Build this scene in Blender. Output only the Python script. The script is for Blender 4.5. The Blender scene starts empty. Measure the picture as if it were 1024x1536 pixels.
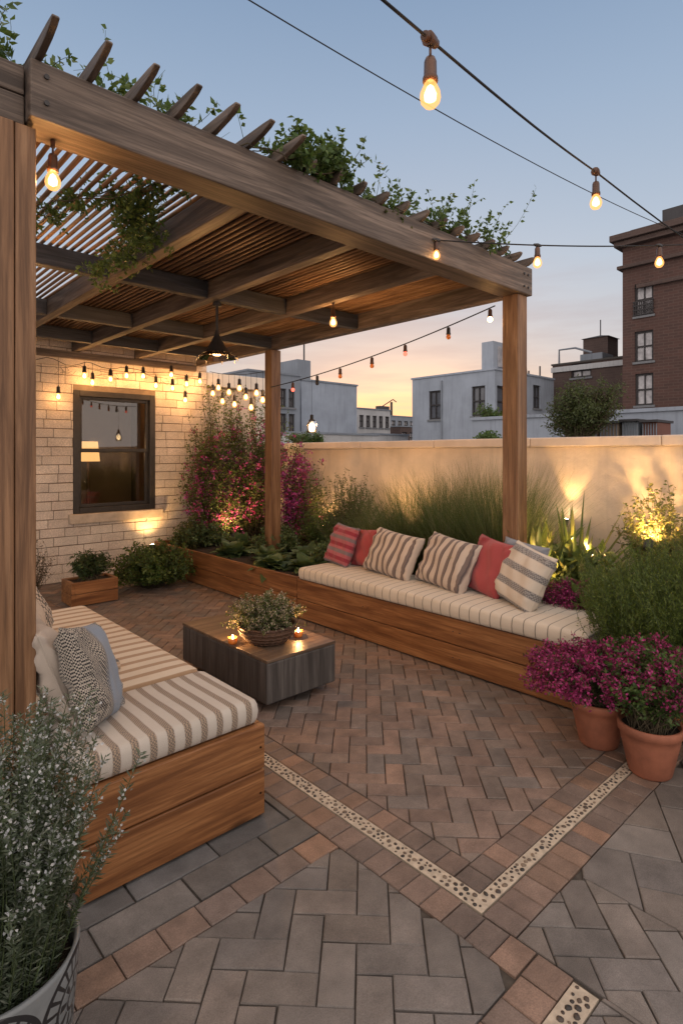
import bpy, math, random
import numpy as np
from mathutils import Vector, Matrix, Euler

# ------------------------------------------------------------------ camera, sky, sun
sc = bpy.context.scene
COL = sc.collection
cam_d = bpy.data.cameras.new('camera'); cam = bpy.data.objects.new('camera', cam_d); COL.objects.link(cam)
cam.location = (0, 0, 1.6)
cam.rotation_euler = (math.radians(90), 0, math.atan2(0.7355, 0.6775) - math.pi / 2)
cam_d.sensor_width = 36; cam_d.sensor_fit = 'AUTO'; cam_d.lens = 20.25
cam_d.shift_y = -88 / 1536; cam_d.clip_end = 2000; cam_d.clip_start = 0.05
sc.camera = cam
SUN_EL, SUN_AZ = math.radians(1.5), math.atan2(0.74, 0.678)     # azimuth clockwise from +Y
sc.view_settings.view_transform = 'Standard'; sc.view_settings.look = 'None'
sc.view_settings.exposure = 0.0; sc.view_settings.gamma = 1
sc.cycles.use_denoising = True
sc.cycles.max_bounces = 6; sc.cycles.diffuse_bounces = 3; sc.cycles.glossy_bounces = 3
sc.cycles.transmission_bounces = 4; sc.cycles.transparent_max_bounces = 6
sc.cycles.sample_clamp_indirect = 4

world = bpy.data.worlds.new('World'); sc.world = world; world.use_nodes = True
wn, wl = world.node_tree.nodes, world.node_tree.links
wn.clear()
def WN(t, **k):
    n = wn.new(t)
    for a, b in k.items(): setattr(n, a, b)
    return n
sky = WN('ShaderNodeTexSky', sky_type='NISHITA', sun_disc=False, sun_elevation=SUN_EL, sun_rotation=SUN_AZ,
         air_density=1.0, dust_density=1.2, ozone_density=1.5, altitude=0)
geo = WN('ShaderNodeTexCoord')
sep = WN('ShaderNodeSeparateXYZ'); wl.new(geo.outputs['Generated'], sep.inputs[0])
# dusk gradient: height ramp away from the sunset and height ramp towards it
def ramp(stops):
    r = WN('ShaderNodeValToRGB'); e = r.color_ramp.elements
    while len(e) > 1: e.remove(e[0])
    e[0].position = stops[0][0]; e[0].color = (*stops[0][1], 1)
    for p, c in stops[1:]:
        q = e.new(p); q.color = (*c, 1)
    wl.new(sep.outputs['Z'], r.inputs[0]); return r
r_cool = ramp([(0, (.60, .50, .44)), (.07, (.62, .53, .48)), (.16, (.56, .55, .58)), (.30, (.47, .54, .64)), (.5, (.33, .43, .58)), (.75, (.15, .25, .42)), (1, (.12, .2, .36))])
r_warm = ramp([(0, (1.0, .42, .10)), (.03, (1.0, .50, .15)), (.065, (.98, .56, .26)), (.11, (.78, .60, .48)), (.16, (.60, .53, .51)), (.24, (.42, .46, .54)), (.36, (.36, .45, .58)), (.5, (.32, .42, .57)), (.75, (.15, .25, .42)), (1, (.12, .2, .36))])
dot = WN('ShaderNodeVectorMath', operation='DOT_PRODUCT'); wl.new(geo.outputs['Generated'], dot.inputs[0])
dot.inputs[1].default_value = (math.sin(SUN_AZ), math.cos(SUN_AZ), 0)
mr = WN('ShaderNodeMapRange', interpolation_type='SMOOTHSTEP'); mr.inputs['From Min'].default_value = .93; mr.inputs['From Max'].default_value = .998
wl.new(dot.outputs['Value'], mr.inputs['Value'])
mix = WN('ShaderNodeMix', data_type='RGBA'); wl.new(mr.outputs[0], mix.inputs['Factor'])
wl.new(r_cool.outputs[0], mix.inputs['A']); wl.new(r_warm.outputs[0], mix.inputs['B'])
# thin streaky clouds low in the sky
mp = WN('ShaderNodeMapping'); mp.inputs['Scale'].default_value = (2.2, 2.2, 16); wl.new(geo.outputs['Generated'], mp.inputs[0])
cn = WN('ShaderNodeTexNoise'); cn.inputs['Scale'].default_value = 2.1; cn.inputs['Detail'].default_value = 7; cn.inputs['Roughness'].default_value = .55
wl.new(mp.outputs[0], cn.inputs['Vector'])
cr = WN('ShaderNodeMapRange'); cr.inputs['From Min'].default_value = .43; cr.inputs['From Max'].default_value = .62; wl.new(cn.outputs['Fac'], cr.inputs['Value'])
hz = WN('ShaderNodeMapRange'); hz.inputs['From Min'].default_value = .34; hz.inputs['From Max'].default_value = .08; hz.inputs['To Max'].default_value = .8
wl.new(sep.outputs['Z'], hz.inputs['Value'])
mu = WN('ShaderNodeMath', operation='MULTIPLY'); wl.new(cr.outputs[0], mu.inputs[0]); wl.new(hz.outputs[0], mu.inputs[1])
mix2 = WN('ShaderNodeMix', data_type='RGBA'); wl.new(mu.outputs[0], mix2.inputs['Factor'])
wl.new(mix.outputs['Result'], mix2.inputs['A']); mix2.inputs['B'].default_value = (.42, .38, .42, 1)
# fill light added to the sky: unseen part behind and above the viewpoint brightened
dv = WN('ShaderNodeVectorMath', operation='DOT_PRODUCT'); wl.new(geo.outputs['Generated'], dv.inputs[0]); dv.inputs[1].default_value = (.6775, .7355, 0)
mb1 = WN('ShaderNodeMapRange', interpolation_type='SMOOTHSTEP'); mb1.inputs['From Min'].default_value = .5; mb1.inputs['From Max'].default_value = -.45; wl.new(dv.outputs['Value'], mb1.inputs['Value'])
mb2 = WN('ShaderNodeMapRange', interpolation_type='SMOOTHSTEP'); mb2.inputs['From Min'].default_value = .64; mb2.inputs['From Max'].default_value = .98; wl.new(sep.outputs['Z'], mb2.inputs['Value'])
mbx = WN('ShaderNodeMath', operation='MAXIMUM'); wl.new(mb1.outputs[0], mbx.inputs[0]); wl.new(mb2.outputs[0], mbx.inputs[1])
sky_fill = WN('ShaderNodeMix', data_type='RGBA'); wl.new(mbx.outputs[0], sky_fill.inputs['Factor']); wl.new(mix2.outputs['Result'], sky_fill.inputs['A']); sky_fill.inputs['B'].default_value = (1.50, 1.30, 1.20, 1)
bg1 = WN('ShaderNodeBackground'); wl.new(sky.outputs[0], bg1.inputs[0]); bg1.inputs[1].default_value = .05
bg2 = WN('ShaderNodeBackground'); wl.new(sky_fill.outputs['Result'], bg2.inputs[0]); bg2.inputs[1].default_value = .95
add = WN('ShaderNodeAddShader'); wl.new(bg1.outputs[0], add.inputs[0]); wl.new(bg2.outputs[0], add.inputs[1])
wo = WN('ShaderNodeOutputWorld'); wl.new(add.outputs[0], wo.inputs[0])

sd = bpy.data.lights.new('sun', 'SUN'); sd.energy = .35; sd.angle = math.radians(6); sd.color = (1, .62, .38)
sun = bpy.data.objects.new('sun', sd); COL.objects.link(sun)
sdir = Vector((math.sin(SUN_AZ) * math.cos(math.radians(4)), math.cos(SUN_AZ) * math.cos(math.radians(4)), math.sin(math.radians(4))))
sun.rotation_euler = sdir.to_track_quat('Z', 'Y').to_euler(); sun.location = (10, 10, 8)
WARM = (1.0, .50, .17)

# ------------------------------------------------------------------ helpers
R = math.radians
def tag(o, label=None, cat=None, group=None, kind=None):
    if label: o['label'] = label
    if cat: o['category'] = cat
    if group: o['group'] = group
    if kind: o['kind'] = kind
    return o
def thing(name, label, cat, loc=(0, 0, 0), rot=(0, 0, 0), group=None):
    o = bpy.data.objects.new(name, None); COL.objects.link(o); o.location = loc; o.rotation_euler = rot
    o.empty_display_size = .1
    return tag(o, label, cat, group)
def copy_tree(o, loc=None, label=None, rot=None, parent=None):
    c = o.copy(); COL.objects.link(c)
    if parent is not None: c.parent = parent
    if loc is not None: c.location = loc
    if rot is not None: c.rotation_euler = rot
    if label: c['label'] = label
    for ch in list(o.children): copy_tree(ch, parent=c)
    return c

class MB:
    """collects geometry in world coordinates"""
    def __init__(s): s.v = []; s.f = []; s.c = []
    def add(s, vs, fs, col=None):
        b = len(s.v); s.v.extend([tuple(p) for p in vs]); s.f.extend([tuple(i + b for i in f) for f in fs])
        s.c.extend([col or (1, 1, 1)] * len(fs)); return s
    def box(s, x0, x1, y0, y1, z0, z1, col=None):
        vs = [(x, y, z) for z in (z0, z1) for y in (y0, y1) for x in (x0, x1)]
        return s.add(vs, [(0, 2, 3, 1), (4, 5, 7, 6), (0, 1, 5, 4), (2, 6, 7, 3), (0, 4, 6, 2), (1, 3, 7, 5)], col)
    def tube(s, pts, r, n=8, caps=True, col=None):
        pts = [Vector(p) for p in pts]; rs = r if isinstance(r, (list, tuple)) else [r] * len(pts)
        vs = []; up = None
        for i, p in enumerate(pts):
            t = (pts[min(i + 1, len(pts) - 1)] - pts[max(i - 1, 0)]).normalized()
            if up is None: up = t.orthogonal().normalized()
            a = (up - t * up.dot(t)).normalized(); b = t.cross(a); up = a
            for k in range(n):
                w = 2 * math.pi * k / n; vs.append(p + (a * math.cos(w) + b * math.sin(w)) * rs[i])
        fs = [(i * n + k, i * n + (k + 1) % n, (i + 1) * n + (k + 1) % n, (i + 1) * n + k) for i in range(len(pts) - 1) for k in range(n)]
        if caps: fs += [tuple(range(n))[::-1], tuple(range((len(pts) - 1) * n, len(pts) * n))]
        return s.add(vs, fs, col)
    def lathe(s, prof, c=(0, 0, 0), n=24, col=None):
        vs = [(c[0] + r * math.cos(2 * math.pi * k / n), c[1] + r * math.sin(2 * math.pi * k / n), c[2] + z) for r, z in prof for k in range(n)]
        fs = [(i * n + k, i * n + (k + 1) % n, (i + 1) * n + (k + 1) % n, (i + 1) * n + k) for i in range(len(prof) - 1) for k in range(n)]
        return s.add(vs, fs, col)
    def prism(s, poly, z0, z1, inset=0, col=None):
        n = len(poly); cx = sum(p[0] for p in poly) / n; cy = sum(p[1] for p in poly) / n
        vs = [(x, y, z0) for x, y in poly] + [(x, y, z1 - inset) for x, y in poly]
        if inset:
            q = []
            for x, y in poly:
                dx, dy = cx - x, cy - y; L = math.hypot(dx, dy) + 1e-6; q.append((x + dx / L * inset * 1.3, y + dy / L * inset * 1.3, z1))
            vs += q
        fs = [(i, (i + 1) % n, n + (i + 1) % n, n + i) for i in range(n)]
        if inset: fs += [(n + i, n + (i + 1) % n, 2 * n + (i + 1) % n, 2 * n + i) for i in range(n)] + [tuple(range(2 * n, 3 * n))]
        else: fs += [tuple(range(n, 2 * n))]
        return s.add(vs, fs, col)
    def xform(s, m):
        s.v = [tuple(m @ Vector(p)) for p in s.v]; return s
    def build(s, name, mat, parent=None, smooth=False, bev=0, org=None, sub=0):
        o3 = Vector((0, 0, 0))
        if org is not None: o3 = Vector(org)
        elif parent is not None:
            q = parent
            if not any(abs(a) > 1e-6 for a in q.rotation_euler):
                while q is not None: o3 += q.location; q = q.parent
        me = bpy.data.meshes.new(name)
        me.from_pydata([(x - o3.x, y - o3.y, z - o3.z) for x, y, z in s.v], [], s.f)
        if any(c != (1, 1, 1) for c in s.c):
            a = me.attributes.new('Col', 'FLOAT_COLOR', 'FACE'); a.data.foreach_set('color', np.array([(*c, 1) for c in s.c], dtype=np.float32).ravel())
        if smooth: me.polygons.foreach_set('use_smooth', [True] * len(me.polygons))
        me.materials.append(mat); me.update()
        o = bpy.data.objects.new(name, me); COL.objects.link(o)
        if parent is not None: o.parent = parent
        elif org is not None: o.location = o3
        if bev:
            m = o.modifiers.new('bevel', 'BEVEL'); m.width = bev; m.segments = 2; m.limit_method = 'ANGLE'
        if sub:
            m = o.modifiers.new('subsurf', 'SUBSURF'); m.levels = sub; m.render_levels = sub
        return o

# ------------------------------------------------------------------ materials
def new_mat(name):
    m = bpy.data.materials.new(name); m.use_nodes = True; m.node_tree.nodes.clear()
    N, L = m.node_tree.nodes, m.node_tree.links
    out = N.new('ShaderNodeOutputMaterial'); b = N.new('ShaderNodeBsdfPrincipled'); L.new(b.outputs[0], out.inputs[0])
    return m, N, L, b, out
def coords(N, L, scale=(1, 1, 1), rnd=True):
    tc = N.new('ShaderNodeTexCoord'); mp = N.new('ShaderNodeMapping'); mp.inputs['Scale'].default_value = scale
    if rnd:
        oi = N.new('ShaderNodeObjectInfo'); va = N.new('ShaderNodeVectorMath'); va.operation = 'MULTIPLY_ADD'
        va.inputs[1].default_value = (7, 7, 7); L.new(oi.outputs['Random'], va.inputs[0]); L.new(tc.outputs['Object'], va.inputs[2]); L.new(va.outputs[0], mp.inputs[0])
    else: L.new(tc.outputs['Object'], mp.inputs[0])
    return mp.outputs[0]
def noise(N, L, vec, scale, detail=5, rough=.55, dist=0):
    n = N.new('ShaderNodeTexNoise'); n.inputs['Scale'].default_value = scale; n.inputs['Detail'].default_value = detail
    n.inputs['Roughness'].default_value = rough; n.inputs['Distortion'].default_value = dist
    L.new(vec, n.inputs['Vector']); return n.outputs['Fac']
def cramp(N, L, fac, stops):
    r = N.new('ShaderNodeValToRGB'); e = r.color_ramp.elements
    while len(e) > 1: e.remove(e[0])
    e[0].position = stops[0][0]; e[0].color = (*stops[0][1], 1)
    for p, c in stops[1:]: q = e.new(p); q.color = (*c, 1)
    L.new(fac, r.inputs[0]); return r.outputs[0]
def mixc(N, L, fac, a, b, mode='MIX'):
    m = N.new('ShaderNodeMix'); m.data_type = 'RGBA'; m.blend_type = mode
    for key, val in (('Factor', fac), ('A', a), ('B', b)):
        if isinstance(val, (int, float)): m.inputs[key].default_value = val
        elif isinstance(val, tuple): m.inputs[key].default_value = (*val, 1)
        else: L.new(val, m.inputs[key])
    return m.outputs['Result']
def math_(N, L, op, a, b=0.0, c=None):
    m = N.new('ShaderNodeMath'); m.operation = op
    for i, v in enumerate((a, b, c)):
        if v is None: continue
        if isinstance(v, (int, float)): m.inputs[i].default_value = v
        else: L.new(v, m.inputs[i])
    return m.outputs[0]
def bump(N, L, b, h, strength=.3, dist=.01):
    n = N.new('ShaderNodeBump'); n.inputs['Strength'].default_value = strength; n.inputs['Distance'].default_value = dist
    L.new(h, n.inputs['Height']); L.new(n.outputs[0], b.inputs['Normal'])
def plain(name, col, rough=.6, var=.25, scale=6, bs=80, bst=.25, metal=0, spec=.5, dist=.004, streak=0):
    m, N, L, b, _ = new_mat(name); v = coords(N, L)
    n = noise(N, L, v, scale, 7, .6)
    c = cramp(N, L, n, [(.34, tuple(x * (1 - var) for x in col)), (.66, tuple(min(1, x * (1 + var)) for x in col))])
    if streak:   # rain streaks and grime running down the face
        sn = noise(N, L, coords(N, L, (7, 7, .45)), 1.0, 6, .6); k = N.new('ShaderNodeMapRange'); k.inputs['From Min'].default_value = .52; k.inputs['From Max'].default_value = .72; k.inputs['To Max'].default_value = streak; L.new(sn, k.inputs['Value'])
        c = mixc(N, L, k.outputs[0], c, tuple(x * .45 for x in col))
    L.new(c, b.inputs['Base Color']); b.inputs['Roughness'].default_value = rough; b.inputs['Metallic'].default_value = metal
    b.inputs['Specular IOR Level'].default_value = spec
    if bst: bump(N, L, b, noise(N, L, v, bs, 6, .6), bst, dist)
    return m
def wood(name, dark, mid, light, axis=0, rough=.55, knots=True, grain=1.0, bst=.35):
    m, N, L, b, _ = new_mat(name)
    sc_ = [14, 14, 14]; sc_[axis] = .9
    v = coords(N, L, tuple(x * grain for x in sc_))
    n1 = noise(N, L, v, 1.1, 8, .62, .9)
    sf = [60, 60, 60]; sf[axis] = 2.2
    v2 = coords(N, L, tuple(x * grain for x in sf)); n2 = noise(N, L, v2, 1.5, 4, .7)
    c = cramp(N, L, n1, [(.36, dark), (.5, mid), (.64, light)])
    g2_ = N.new('ShaderNodeMapRange'); g2_.inputs['From Min'].default_value = .42; g2_.inputs['From Max'].default_value = .68; g2_.inputs['To Max'].default_value = .75; L.new(n2, g2_.inputs['Value'])
    c = mixc(N, L, g2_.outputs[0], c, tuple(x * .8 for x in dark), 'MIX')
    if knots:
        sk = [3.2, 3.2, 3.2]; sk[axis] = 1.3
        vo = N.new('ShaderNodeTexVoronoi'); vo.inputs['Scale'].default_value = 1.0; L.new(coords(N, L, tuple(sk)), vo.inputs['Vector'])
        k = N.new('ShaderNodeMapRange'); k.inputs['From Min'].default_value = .10; k.inputs['From Max'].default_value = .03; L.new(vo.outputs['Distance'], k.inputs['Value'])
        c = mixc(N, L, k.outputs[0], c, tuple(x * .28 for x in dark))
    big = noise(N, L, coords(N, L), 1.7, 3)
    c = mixc(N, L, math_(N, L, 'MULTIPLY_ADD', big, .7, -.15), c, tuple(x * .62 for x in mid))
    L.new(c, b.inputs['Base Color']); b.inputs['Roughness'].default_value = rough; b.inputs['Specular IOR Level'].default_value = .35
    bump(N, L, b, math_(N, L, 'ADD', n1, n2), bst, .004)
    return m
def attr_mat(name, rough=.8, var=.35, scale=9, bs=120, bst=.35, spec=.4, dist=.003, dust=0):
    m, N, L, b, _ = new_mat(name); a = N.new('ShaderNodeAttribute'); a.attribute_name = 'Col'
    v = coords(N, L, rnd=False); n = noise(N, L, v, scale, 8, .65); n2 = noise(N, L, v, bs, 5, .7)
    f = math_(N, L, 'MULTIPLY_ADD', n, 5 * var, 1 - 2.5 * var); f = math_(N, L, 'MULTIPLY', f, math_(N, L, 'MULTIPLY_ADD', n2, 1.6, .2))
    n3 = noise(N, L, v, 1.6, 6, .65); f = math_(N, L, 'MULTIPLY', f, math_(N, L, 'MULTIPLY_ADD', n3, 1.1, .5))
    dusty = mixc(N, L, dust, a.outputs['Color'], (.20, .175, .155)) if dust else a.outputs['Color']
    vm = N.new('ShaderNodeVectorMath'); vm.operation = 'SCALE'; L.new(dusty, vm.inputs[0]); L.new(f, vm.inputs['Scale'])
    L.new(vm.outputs[0], b.inputs['Base Color']); b.inputs['Roughness'].default_value = rough; b.inputs['Specular IOR Level'].default_value = spec
    bump(N, L, b, math_(N, L, 'ADD', n2, n), bst, dist)
    return m
def leaf_mat(name, trans=.35, rough=.45):
    m, N, L, b, out = new_mat(name); a = N.new('ShaderNodeAttribute'); a.attribute_name = 'Col'
    L.new(a.outputs['Color'], b.inputs['Base Color']); b.inputs['Roughness'].default_value = rough; b.inputs['Specular IOR Level'].default_value = .35
    t = N.new('ShaderNodeBsdfTranslucent'); L.new(mixc(N, L, .35, a.outputs['Color'], (.25, .32, .05)), t.inputs[0])
    mx = N.new('ShaderNodeMixShader'); mx.inputs[0].default_value = trans; L.new(b.outputs[0], mx.inputs[1]); L.new(t.outputs[0], mx.inputs[2]); L.new(mx.outputs[0], out.inputs[0])
    return m
def emit(name, col, s):
    m, N, L, b, out = new_mat(name); e = N.new('ShaderNodeEmission'); e.inputs[0].default_value = (*col, 1); e.inputs[1].default_value = s
    L.new(e.outputs[0], out.inputs[0]); return m
def glass(name, col=(1, 1, 1), rough=.02, alpha=.25):
    m, N, L, b, out = new_mat(name); t = N.new('ShaderNodeBsdfTransparent'); t.inputs[0].default_value = (*col, 1)
    g = N.new('ShaderNodeBsdfGlossy'); g.inputs['Roughness'].default_value = rough
    fr = N.new('ShaderNodeFresnel'); fr.inputs[0].default_value = 1.5
    f = math_(N, L, 'ADD', fr.outputs[0], alpha * .3)
    mx = N.new('ShaderNodeMixShader'); L.new(f, mx.inputs[0]); L.new(t.outputs[0], mx.inputs[1]); L.new(g.outputs[0], mx.inputs[2]); L.new(mx.outputs[0], out.inputs[0])
    return m
def stripes(N, L, coord, axis, pitch, duty, soft=.02, off=0.0):
    s = N.new('ShaderNodeSeparateXYZ'); L.new(coord, s.inputs[0])
    x = math_(N, L, 'FRACT', math_(N, L, 'MULTIPLY_ADD', s.outputs[axis], 1 / pitch, 100.0 + off))
    mr_ = N.new('ShaderNodeMapRange'); mr_.inputs['From Min'].default_value = duty - soft; mr_.inputs['From Max'].default_value = duty + soft
    L.new(x, mr_.inputs['Value'])
    mr2 = N.new('ShaderNodeMapRange'); mr2.inputs['From Min'].default_value = 0; mr2.inputs['From Max'].default_value = soft * 2
    L.new(x, mr2.inputs['Value'])
    inv = math_(N, L, 'SUBTRACT', 1.0, mr_.outputs[0]); return math_(N, L, 'MULTIPLY', inv, mr2.outputs[0]), x
def fabric(name, base, bands, axis=0, weave=420, speck=None):
    """bands: list of (pitch, duty, offset, colour); speck = colour of a woven dotted texture inside the bands"""
    m, N, L, b, _ = new_mat(name); v = coords(N, L, rnd=False)
    c = base
    nz = noise(N, L, v, 5, 4); 
    wob = N.new('ShaderNodeVectorMath'); wob.operation = 'ADD'
    nn = N.new('ShaderNodeTexNoise'); nn.inputs['Scale'].default_value = 6; L.new(v, nn.inputs['Vector'])
    sc1 = N.new('ShaderNodeVectorMath'); sc1.operation = 'SCALE'; sc1.inputs['Scale'].default_value = .006; L.new(nn.outputs['Color'], sc1.inputs[0])
    L.new(v, wob.inputs[0]); L.new(sc1.outputs[0], wob.inputs[1]); vv = wob.outputs[0]
    wv = N.new('ShaderNodeTexVoronoi'); wv.inputs['Scale'].default_value = weave; L.new(v, wv.inputs['Vector'])
    ck = N.new('ShaderNodeTexChecker'); ck.inputs['Scale'].default_value = weave * .36; L.new(vv, ck.inputs['Vector'])
    cc = None; hb = noise(N, L, v, weave * .5, 2)
    col = mixc(N, L, math_(N, L, 'MULTIPLY', wv.outputs['Distance'], .3), base, tuple(x * .7 for x in base))
    for pitch, duty, off, colr in bands:
        f, _x = stripes(N, L, vv, axis, pitch, duty, .03, off)
        tgt = colr
        if speck is not None: tgt = mixc(N, L, ck.outputs['Fac'], colr, speck)
        col = mixc(N, L, f, col, tgt)
    col = mixc(N, L, math_(N, L, 'MULTIPLY', nz, .35), col, tuple(x * .6 for x in base), 'MULTIPLY')
    L.new(col, b.inputs['Base Color']); b.inputs['Roughness'].default_value = .92; b.inputs['Specular IOR Level'].default_value = .15
    b.inputs['Sheen Weight'].default_value = .2
    h = math_(N, L, 'ADD', wv.outputs['Distance'], math_(N, L, 'MULTIPLY', nz, 2.0)); bump(N, L, b, h, .5, .004)
    return m

M = {}
GD, GM, GL = (.10, .055, .028), (.22, .125, .068), (.34, .21, .12)
for ax, s in ((0, 'x'), (1, 'y'), (2, 'z')):
    M['wood_' + s] = wood('weathered_wood_' + s, (.050, .037, .030), (.140, .106, .084), (.24, .185, .148), ax, bst=.6)
    M['cedar_' + s] = wood('cedar_' + s, (.13, .050, .018), (.27, .115, .042), (.40, .19, .075), ax, rough=.42)
    M['blue_' + s] = wood('dark_stain_' + s, (.035, .034, .036), (.065, .064, .070), (.10, .10, .11), ax, knots=False)
M['post'] = wood('post_wood', (.10, .048, .022), (.22, .115, .055), (.33, .19, .10), 2, rough=.5)
M['slat'] = wood('slat_wood', (.13, .07, .038), (.32, .185, .10), (.44, .28, .17), 1, knots=False)
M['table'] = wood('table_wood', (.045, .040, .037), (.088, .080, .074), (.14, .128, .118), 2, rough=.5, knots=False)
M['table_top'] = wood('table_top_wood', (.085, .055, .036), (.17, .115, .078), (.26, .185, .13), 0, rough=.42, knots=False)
M['paver'] = attr_mat('paver_clay', .62, .30, 9, 190, .7, dust=.30)
M['grey_paver'] = attr_mat('paver_grey', .72, .25, 8, 300, .8, dust=.30)
M['brick'] = attr_mat('painted_brick', .7, .10, 5, 90, .45)
M['joint'] = plain('paver_joint', (.062, .052, .042), .95, .3, 30)
M['concrete'] = plain('concrete', (.22, .20, .18), .85, .2, 3)
M['plaster'] = plain('cream_plaster', (.58, .47, .36), .8, .2, 1.6, 14, .5, dist=.012, streak=.28)
M['cap'] = plain('cap_plaster', (.62, .50, .40), .75, .1, 3, 60, .2)
M['white_plaster'] = plain('white_plaster', (.66, .60, .52), .8, .1, 3)
M['soil'] = plain('soil', (.030, .020, .013), 1, .5, 25, 50, 1.0, dist=.02)
M['terracotta'] = plain('terracotta', (.28, .10, .055), .72, .25, 7, 60, .3)
M['black'] = plain('black_plastic', (.022, .02, .02), .45, .2)
M['bronze'] = plain('bronze_socket', (.09, .045, .028), .4, .3, 20, metal=.3)
M['frame'] = plain('window_frame_paint', (.032, .026, .021), .45, .25, 12)
M['wire'] = plain('cable_rubber', (.012, .012, .014), .85, .2)
M['bulb'] = emit('bulb_glow', (1, .50, .16), 26)
M['bulb_core'] = emit('bulb_core', (1, .72, .38), 60)
def bulbglass():
    m, N, L, b, out = new_mat('lit_bulb_glass'); t = N.new('ShaderNodeBsdfTransparent'); e = N.new('ShaderNodeEmission'); e.inputs[0].default_value = (1, .42, .12, 1); e.inputs[1].default_value = 1.9
    mx = N.new('ShaderNodeMixShader'); mx.inputs[0].default_value = .6; L.new(t.outputs[0], mx.inputs[1]); L.new(e.outputs[0], mx.inputs[2]); L.new(mx.outputs[0], out.inputs[0]); return m
M['bulb_glass'] = bulbglass()
M['bulb_soft'] = emit('bulb_soft', (1, .60, .25), 14)
M['red_glass'] = plain('red_glass', (.5, .03, .03), .15, .1, bst=0)
M['amber_glass'] = plain('amber_glass', (.75, .22, .04), .15, .1, bst=0)
M['glow_red'] = emit('glow_red', (1, .16, .10), 2.4)
M['glass'] = glass('clear_glass')
M['window_glass'] = glass('window_glass', (.75, .72, .68), .015, .15)
M['leaf'] = leaf_mat('leaf')
M['petal'] = leaf_mat('petal', .25, .6)
M['stem'] = plain('stem_bark', (.07, .055, .030), .8, .3, 30)
M['green_stem'] = plain('green_stem', (.05, .075, .025), .7, .3, 30)
M['mattress'] = fabric('striped_mattress', (.72, .62, .49), [(.098, .42, .0, (.40, .27, .165))], 1)
M['mattress_near'] = fabric('woven_mattress', (.58, .53, .465), [(.072, .44, .0, (.40, .30, .21)), (.072, .07, .68, (.34, .25, .18))], 0, 420, (.17, .145, .125))
M['bench_cushion'] = fabric('bench_cushion', (.70, .62, .51), [(.085, .09, .0, (.05, .045, .045))], 1)
M['p_taupe'] = fabric('taupe_pillow', (.62, .52, .43), [(.082, .45, .1, (.20, .155, .14)), (.082, .10, .80, (.10, .085, .085))], 0)
M['p_rose'] = fabric('rose_pillow', (.42, .085, .085), [(.5, .16, .3, (.30, .05, .055))], 0)
M['p_pink'] = fabric('pink_pillow', (.45, .13, .15), [(.13, .30, .1, (.22, .17, .18)), (.13, .3, .62, (.30, .04, .06))], 2)
M['p_band'] = fabric('band_pillow', (.68, .60, .50), [(.128, .42, .15, (.17, .16, .16))], 2, 240, (.36, .34, .32))
M['p_blue'] = fabric('blue_pillow', (.25, .30, .37), [(.5, .74, -.26, (.46, .41, .34)), (.5, .03, .04, (.04, .04, .05))], 0, 400, (.03, .028, .03))
M['p_cream'] = fabric('cream_pillow', (.56, .49, .42), [(.25, .3, .2, (.45, .39, .33))], 0)
M['p_black'] = fabric('black_weave_pillow', (.52, .46, .40), [(.42, .62, .2, (.50, .44, .38))], 0, 120, (.05, .05, .05))
M['p_grey'] = fabric('grey_pillow', (.30, .32, .36), [(.2, .3, 0, (.24, .26, .30))], 0)
M['throw'] = fabric('throw_blanket', (.50, .38, .26), [(.05, .4, .1, (.62, .52, .42)), (.17, .25, .3, (.10, .09, .09))], 1, 160)
def leopard():
    m, N, L, b, _ = new_mat('pebble_mosaic'); v = coords(N, L, rnd=False)
    vo = N.new('ShaderNodeTexVoronoi'); vo.inputs['Scale'].default_value = 52; L.new(v, vo.inputs['Vector'])
    nz = noise(N, L, v, 70, 3)
    d = math_(N, L, 'ADD', vo.outputs['Distance'], math_(N, L, 'MULTIPLY_ADD', nz, .45, -.22))
    c = cramp(N, L, d, [(.0, (.11, .07, .045)), (.17, (.16, .10, .06)), (.26, (.035, .025, .02)), (.46, (.04, .03, .024)), (.53, (.42, .35, .265)), (1, (.52, .44, .35))])
    L.new(c, b.inputs['Base Color']); b.inputs['Roughness'].default_value = .5
    iv = math_(N, L, 'SUBTRACT', 1.0, d); bump(N, L, b, iv, .7, .006); return m
M['mosaic'] = leopard()

# ------------------------------------------------------------------ ground and city floor
def st(o): return tag(o, kind='structure')
st(MB().box(-60, 260, -60, 260, -12.5, -12).build('ground', plain('city_ground', (.09, .085, .08), .9, .3, .2)))
st(MB().box(-3, 5.35, -3, 11, -12, -.07).build('terrace_deck', M['concrete']))
st(MB().box(-2.5, 5.05, -1.5, 7.6, -.06, -.012).build('paving_bed', M['joint']))

rng = random.Random(7)
def clip(poly, rect):
    x0, x1, y0, y1 = rect
    for ax, lim, sgn in ((0, x0, 1), (0, x1, -1), (1, y0, 1), (1, y1, -1)):
        out = []
        for i in range(len(poly)):
            a, b = poly[i], poly[(i + 1) % len(poly)]; da, db = (a[ax] - lim) * sgn, (b[ax] - lim) * sgn
            if da >= 0: out.append(a)
            if da * db < 0:
                t = da / (da - db); out.append((a[0] + (b[0] - a[0]) * t, a[1] + (b[1] - a[1]) * t))
        poly = out
        if len(poly) < 3: return []
    return poly
def area(p): return abs(sum(p[i][0] * p[(i + 1) % len(p)][1] - p[(i + 1) % len(p)][0] * p[i][1] for i in range(len(p)))) / 2
def pick(cols):
    c = rng.choice(cols); k = rng.uniform(.72, 1.22); h = rng.uniform(.94, 1.06)
    return (c[0] * k * h, c[1] * k, c[2] * k / h)
CLAY = [(.160, .112, .086), (.175, .108, .078), (.135, .102, .084), (.20, .122, .084), (.125, .098, .082), (.155, .096, .070)]
GREY = [(.132, .117, .106), (.118, .105, .096), (.146, .129, .115), (.125, .112, .104)]
BORD = [(.175, .105, .072), (.14, .088, .065), (.205, .112, .066), (.125, .084, .066)]
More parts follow.
